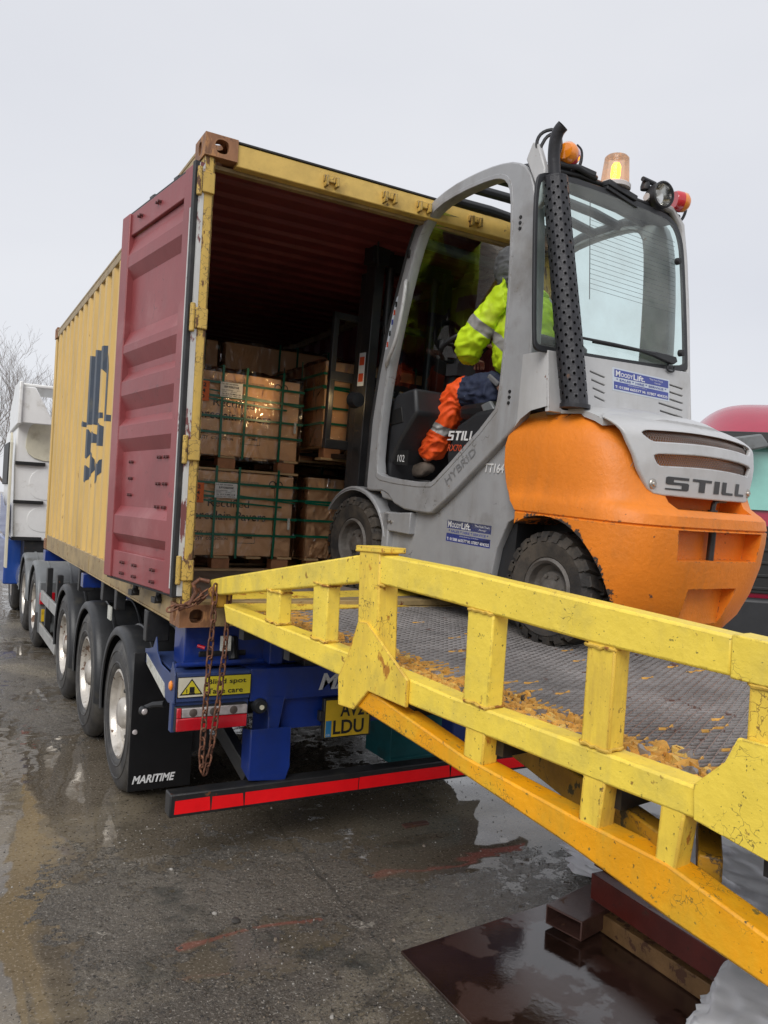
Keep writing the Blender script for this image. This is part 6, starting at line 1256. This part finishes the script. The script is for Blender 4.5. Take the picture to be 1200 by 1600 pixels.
# boots
for D in (L_, R_):
    an, to = Vector(D['an']), Vector(D['to']); hl = Vector((an.x, an.y-.05, .80))
    nd = [(*(an+Vector((0, -.01, .02))), .070), (an.x, an.y-.02, .86, .074), (an.x, an.y-.050, .812, .058), (an.x-.005, an.y+.08, .835, (.060, .054)), (to.x, to.y-.09, .812, (.066, .048)), (to.x, to.y-.015, .805, (.055, .042))]
    bt = cloth('boot', nd, [(0, 1), (1, 2), (1, 3), (3, 4), (4, 5)], [bootm], amp=.004, sc=20, sub=2)
    b = MB(); so_ = smooth_poly([(an.x-.05, an.y-.10), (an.x+.045, an.y-.10), (an.x+.045, an.y+.04), (to.x+.058, to.y-.08), (to.x+.03, to.y+.035), (to.x-.03, to.y+.035), (to.x-.058, to.y-.06), (an.x-.05, an.y+.04)], 2)
    b.prism([(x, y, .747) for x, y in so_], (0, 0, .032)); b.build('sole', rubber, (pe, bt), bevel=.004)
    b = MB()
    for k in range(4): y = an.y+.06+k*.035; b.tube([(an.x-.035, y, .868-k*.010), (an.x, y+.01, .880-k*.012), (an.x+.03, y, .868-k*.010)], .004, 5)
    b.build('laces', cream, (pe, bt))

# ------------------------------------------------------------------ red lorry beyond the ramp
rl = Thing('lorry', 'red lorry cab with a dark sun visor parked behind the forklift', 'lorry', (10.6, 5.0, -G))
RA = R(-42); RC = Vector((8.75, 4.1, 0)); RMx = Matrix.Translation(RC) @ Matrix.Rotation(RA, 4, 'Z')
def rb(b, name, mat, par=None, **k): return b.build(name, mat, par or rl, T=RMx, **k)
sp_ = [(0, -.75), (0, .95), (.14, 1.95), (.22, 2.14), (.75, 2.18), (2.2, 2.18), (2.4, 2.1), (2.4, -.75)]
b = MB(); b.prism([(0, y, z) for y, z in smooth_poly(sp_, 1)], (2.5, 0, 0)); rc = rb(b, 'cab', redt, bevel=.09)
b = MB(); b.grid([[(1.25+1.25*u*(1-.12*k/8), .22+k*.26+.25*abs(u)**3, 2.10+(.66*math.sin(min(1, k/5)*math.pi/2))*(1-abs(u)**3.4)) for u in [q/12 for q in range(-12, 13)]] for k in range(9)]); rb(b, 'roof_fairing', redt, (rl, rc), ang=60)
b = MB(); b.prism([(.10, -.005, .98), (2.4, -.005, .98), (2.36, .135, 1.93), (.14, .135, 1.93)], (0, -.02, 0)); rb(b, 'windscreen', glass_t, (rl, rc), bevel=.004)
b = MB(); b.prism([(-.03, .02, 1.90), (-.03, -.16, 1.96), (-.03, -.10, 2.12), (-.03, .18, 2.16)], (2.56, 0, 0)); b.prism([(-.01, .2, 2.06), (-.01, 1.7, 2.12), (-.01, 1.7, 2.30), (-.01, .22, 2.24)], (.012, 0, 0)); rb(b, 'sun_visor', louver_m, (rl, rc), bevel=.02)
b = MB(); b.prism([(.25, -.45, 1.78), (.34, -.45, 1.98), (.85, -.50, 2.06), (.98, -.50, 1.88), (.5, -.46, 1.76)], (0, .22, 0)); b.bar((.3, -.3, 1.9), (.1, .1, 1.95), .05, .05); rb(b, 'mirror', greym, (rl, rc), bevel=.05)
b = MB(); b.box(-.004, .004, .35, 1.35, 1.0, 1.8); rb(b, 'side_window', ink, (rl, rc))
b = MB(); b.box(-.03, 2.53, -.12, .4, -1.0, -.32); rb(b, 'bumper', fk_dark, rl, bevel=.06)
b = MB(); b.box(.15, 2.35, -.03, .0, -.25, .75)
for k in range(5): b.box(.15, 2.35, -.05, -.02, -.2+k*.19, -.15+k*.19)
rb(b, 'grille', ink, rl, bevel=.01)
b = MB(); b.box(.05, .5, -.14, -.10, -.62, -.42); b.box(2.0, 2.45, -.14, -.10, -.62, -.42); rb(b, 'headlight', clrl, rl, bevel=.03)
for x in (.02, 2.48):
    for y in (1.2, 4.4):
        b = MB(); b.lathe([(0, -.12), (.28, -.15), (.30, -.17), (.48, -.16), (.5, -.12), (.5, .12), (.48, .16), (0, .1)], (x, y, -.76), 'x', 32); rb(b, 'wheel', tyre_m)
b = MB(); b.box(.7, 1.8, 2.3, 6.5, -.5, -.2); rb(b, 'lorry_chassis', steelk)

# ------------------------------------------------------------------ bulk bags, steel scrap and plate on the ground
def bag(c, sx, sy, h, rot, seed, label, lean=0.):
    bm = bmesh.new(); bmesh.ops.create_cube(bm, size=2); bmesh.ops.subdivide_edges(bm, edges=bm.edges, cuts=60, use_grid_fill=True)
    for v in bm.verts:
        p = v.co.copy(); q = Vector((math.copysign(abs(p.x)**.8, p.x), math.copysign(abs(p.y)**.8, p.y), p.z))
        m = p.normalized()*1.15; q = p.lerp(m, .38); 
        f = noise.noise(Vector((q.x*1.4, q.y*1.4, q.z*1.4+seed)))*.09+noise.noise(Vector((q.x*5, q.y*5, q.z*1.5+seed)))*.04-abs(noise.noise(Vector((q.x*4+q.z*3, q.y*5, q.z*6+seed))))*.09-abs(noise.noise(Vector((q.x*9, q.y*2+q.z*4, seed))))*.035
        q *= 1+f; q = Vector((q.x*sx/2, q.y*sy/2, (q.z+1)*h/2)); q.x += lean*q.z; q.z = max(q.z, 0)
        v.co = Matrix.Rotation(rot, 3, 'Z') @ q + Vector((c[0], c[1], -G))
    me = bpy.data.meshes.new('m'); bm.to_mesh(me); bm.free(); me.materials.append(bagm)
    return tag(finish('bulk_bag', me, None, ang=80), label, 'bulk bag')
bag((3.12, -1.72), 2.35, 2.2, .52, .1, 2, 'large white woven bulk bag lying behind the orange lower beam of the ramp')
bag((1.36, -2.95), 1.12, 1.12, .54, .3, 5, 'white crumpled bulk bag in the lower right corner beside the steel plate')
b = MB(); b.bar((1.77, -1.36, -G+.20), (1.70, -2.75, -G+.20), .20, .12); b.bar((1.80, -1.30, -G+.263), (1.73, -2.7, -G+.263), .12, .006); b.bar((1.85, -1.45, -G+.07), (1.80, -2.7, -G+.07), .10, .135)
topmesh(b, 'steel_beam', darkbar, 'dark red painted steel beam lying behind the rusty channel', 'steel beam', bevel=.012)
b = MB(); b.bar((1.66, -1.44, -G+.07), (1.645, -2.5, -G+.07), .015, .085); b.bar((1.70, -1.44, -G+.105), (1.685, -2.5, -G+.105), .07, .012); b.bar((1.70, -1.44, -G+.033), (1.685, -2.5, -G+.033), .07, .012)
topmesh(b, 'steel_channel', pm('rusty_channel', (.20, .11, .045), .5, var=.4, rust=.5, rcol=(.10, .045, .025), bump=.8), 'rusty brown steel channel lying along the foot of the dark red beam', 'steel channel', bevel=.005)
b = MB(); w2, h2 = .085, .06
def rect_tube(b, p, q, w, h, th):
    p, q = Vector(p), Vector(q); d = (q-p).normalized(); a = d.cross(Vector((0, 0, 1))).normalized()
    o_ = [a*w+Vector((0, 0, h)), -a*w+Vector((0, 0, h)), -a*w-Vector((0, 0, h)), a*w-Vector((0, 0, h))]; i_ = [a*(w-th)+Vector((0, 0, h-th)), -a*(w-th)+Vector((0, 0, h-th)), -a*(w-th)-Vector((0, 0, h-th)), a*(w-th)-Vector((0, 0, h-th))]
    rows = [[p+v for v in i_], [p+v for v in o_], [q+v for v in o_], [q+v for v in i_]]; b.grid(rows+[rows[0]], closed=True)
rect_tube(b, (1.465, -1.40, -G+.085), (1.80, -1.33, -G+.09), .10, .045, .008)
topmesh(b, 'box_section', tubem, 'open-ended brown box section resting on the edge of the wet steel plate', 'box section', bevel=.004)
b = MB(); b.prism([(.72, -1.20, -G+.006), (1.62, -1.13, -G+.010), (2.02, -1.32, -G+.010), (2.0, -3.1, -G+.006), (.69, -2.9, -G+.006)], (0, 0, .014))
spm = pm('wet_steel_plate', (.035, .018, .013), .04, var=.4, vs=3, metal=.0, rust=.62, rs=2.2, rdet=14, rcol=(.065, .033, .024), rrough=.26, bump=.12, bs=30, spec=1.)
topmesh(b, 'steel_plate', spm, 'wet dark brown steel plate with a puddle lying on the yard', 'steel plate', bevel=.002)
b = MB(); b.box(1.45, 1.62, -.02, .03, -G, -G+.012); topmesh(b, 'steel_offcut', tubem, 'thin flat steel offcut lying on the concrete just above the steel plate', 'steel offcut', bevel=.002)
b = MB(); b.prism([(1.59, .45, -.72), (2.2, .45, -.72), (2.2, .45, -1.04), (1.59, .45, -1.02)], (0, .35, 0)); b.box(1.59, 2.2, .44, .449, -1.0, -.985)
topmesh(b, 'storage_box', teal_s, 'teal metal box hanging beneath the rear of the trailer', 'storage box', bevel=.01)
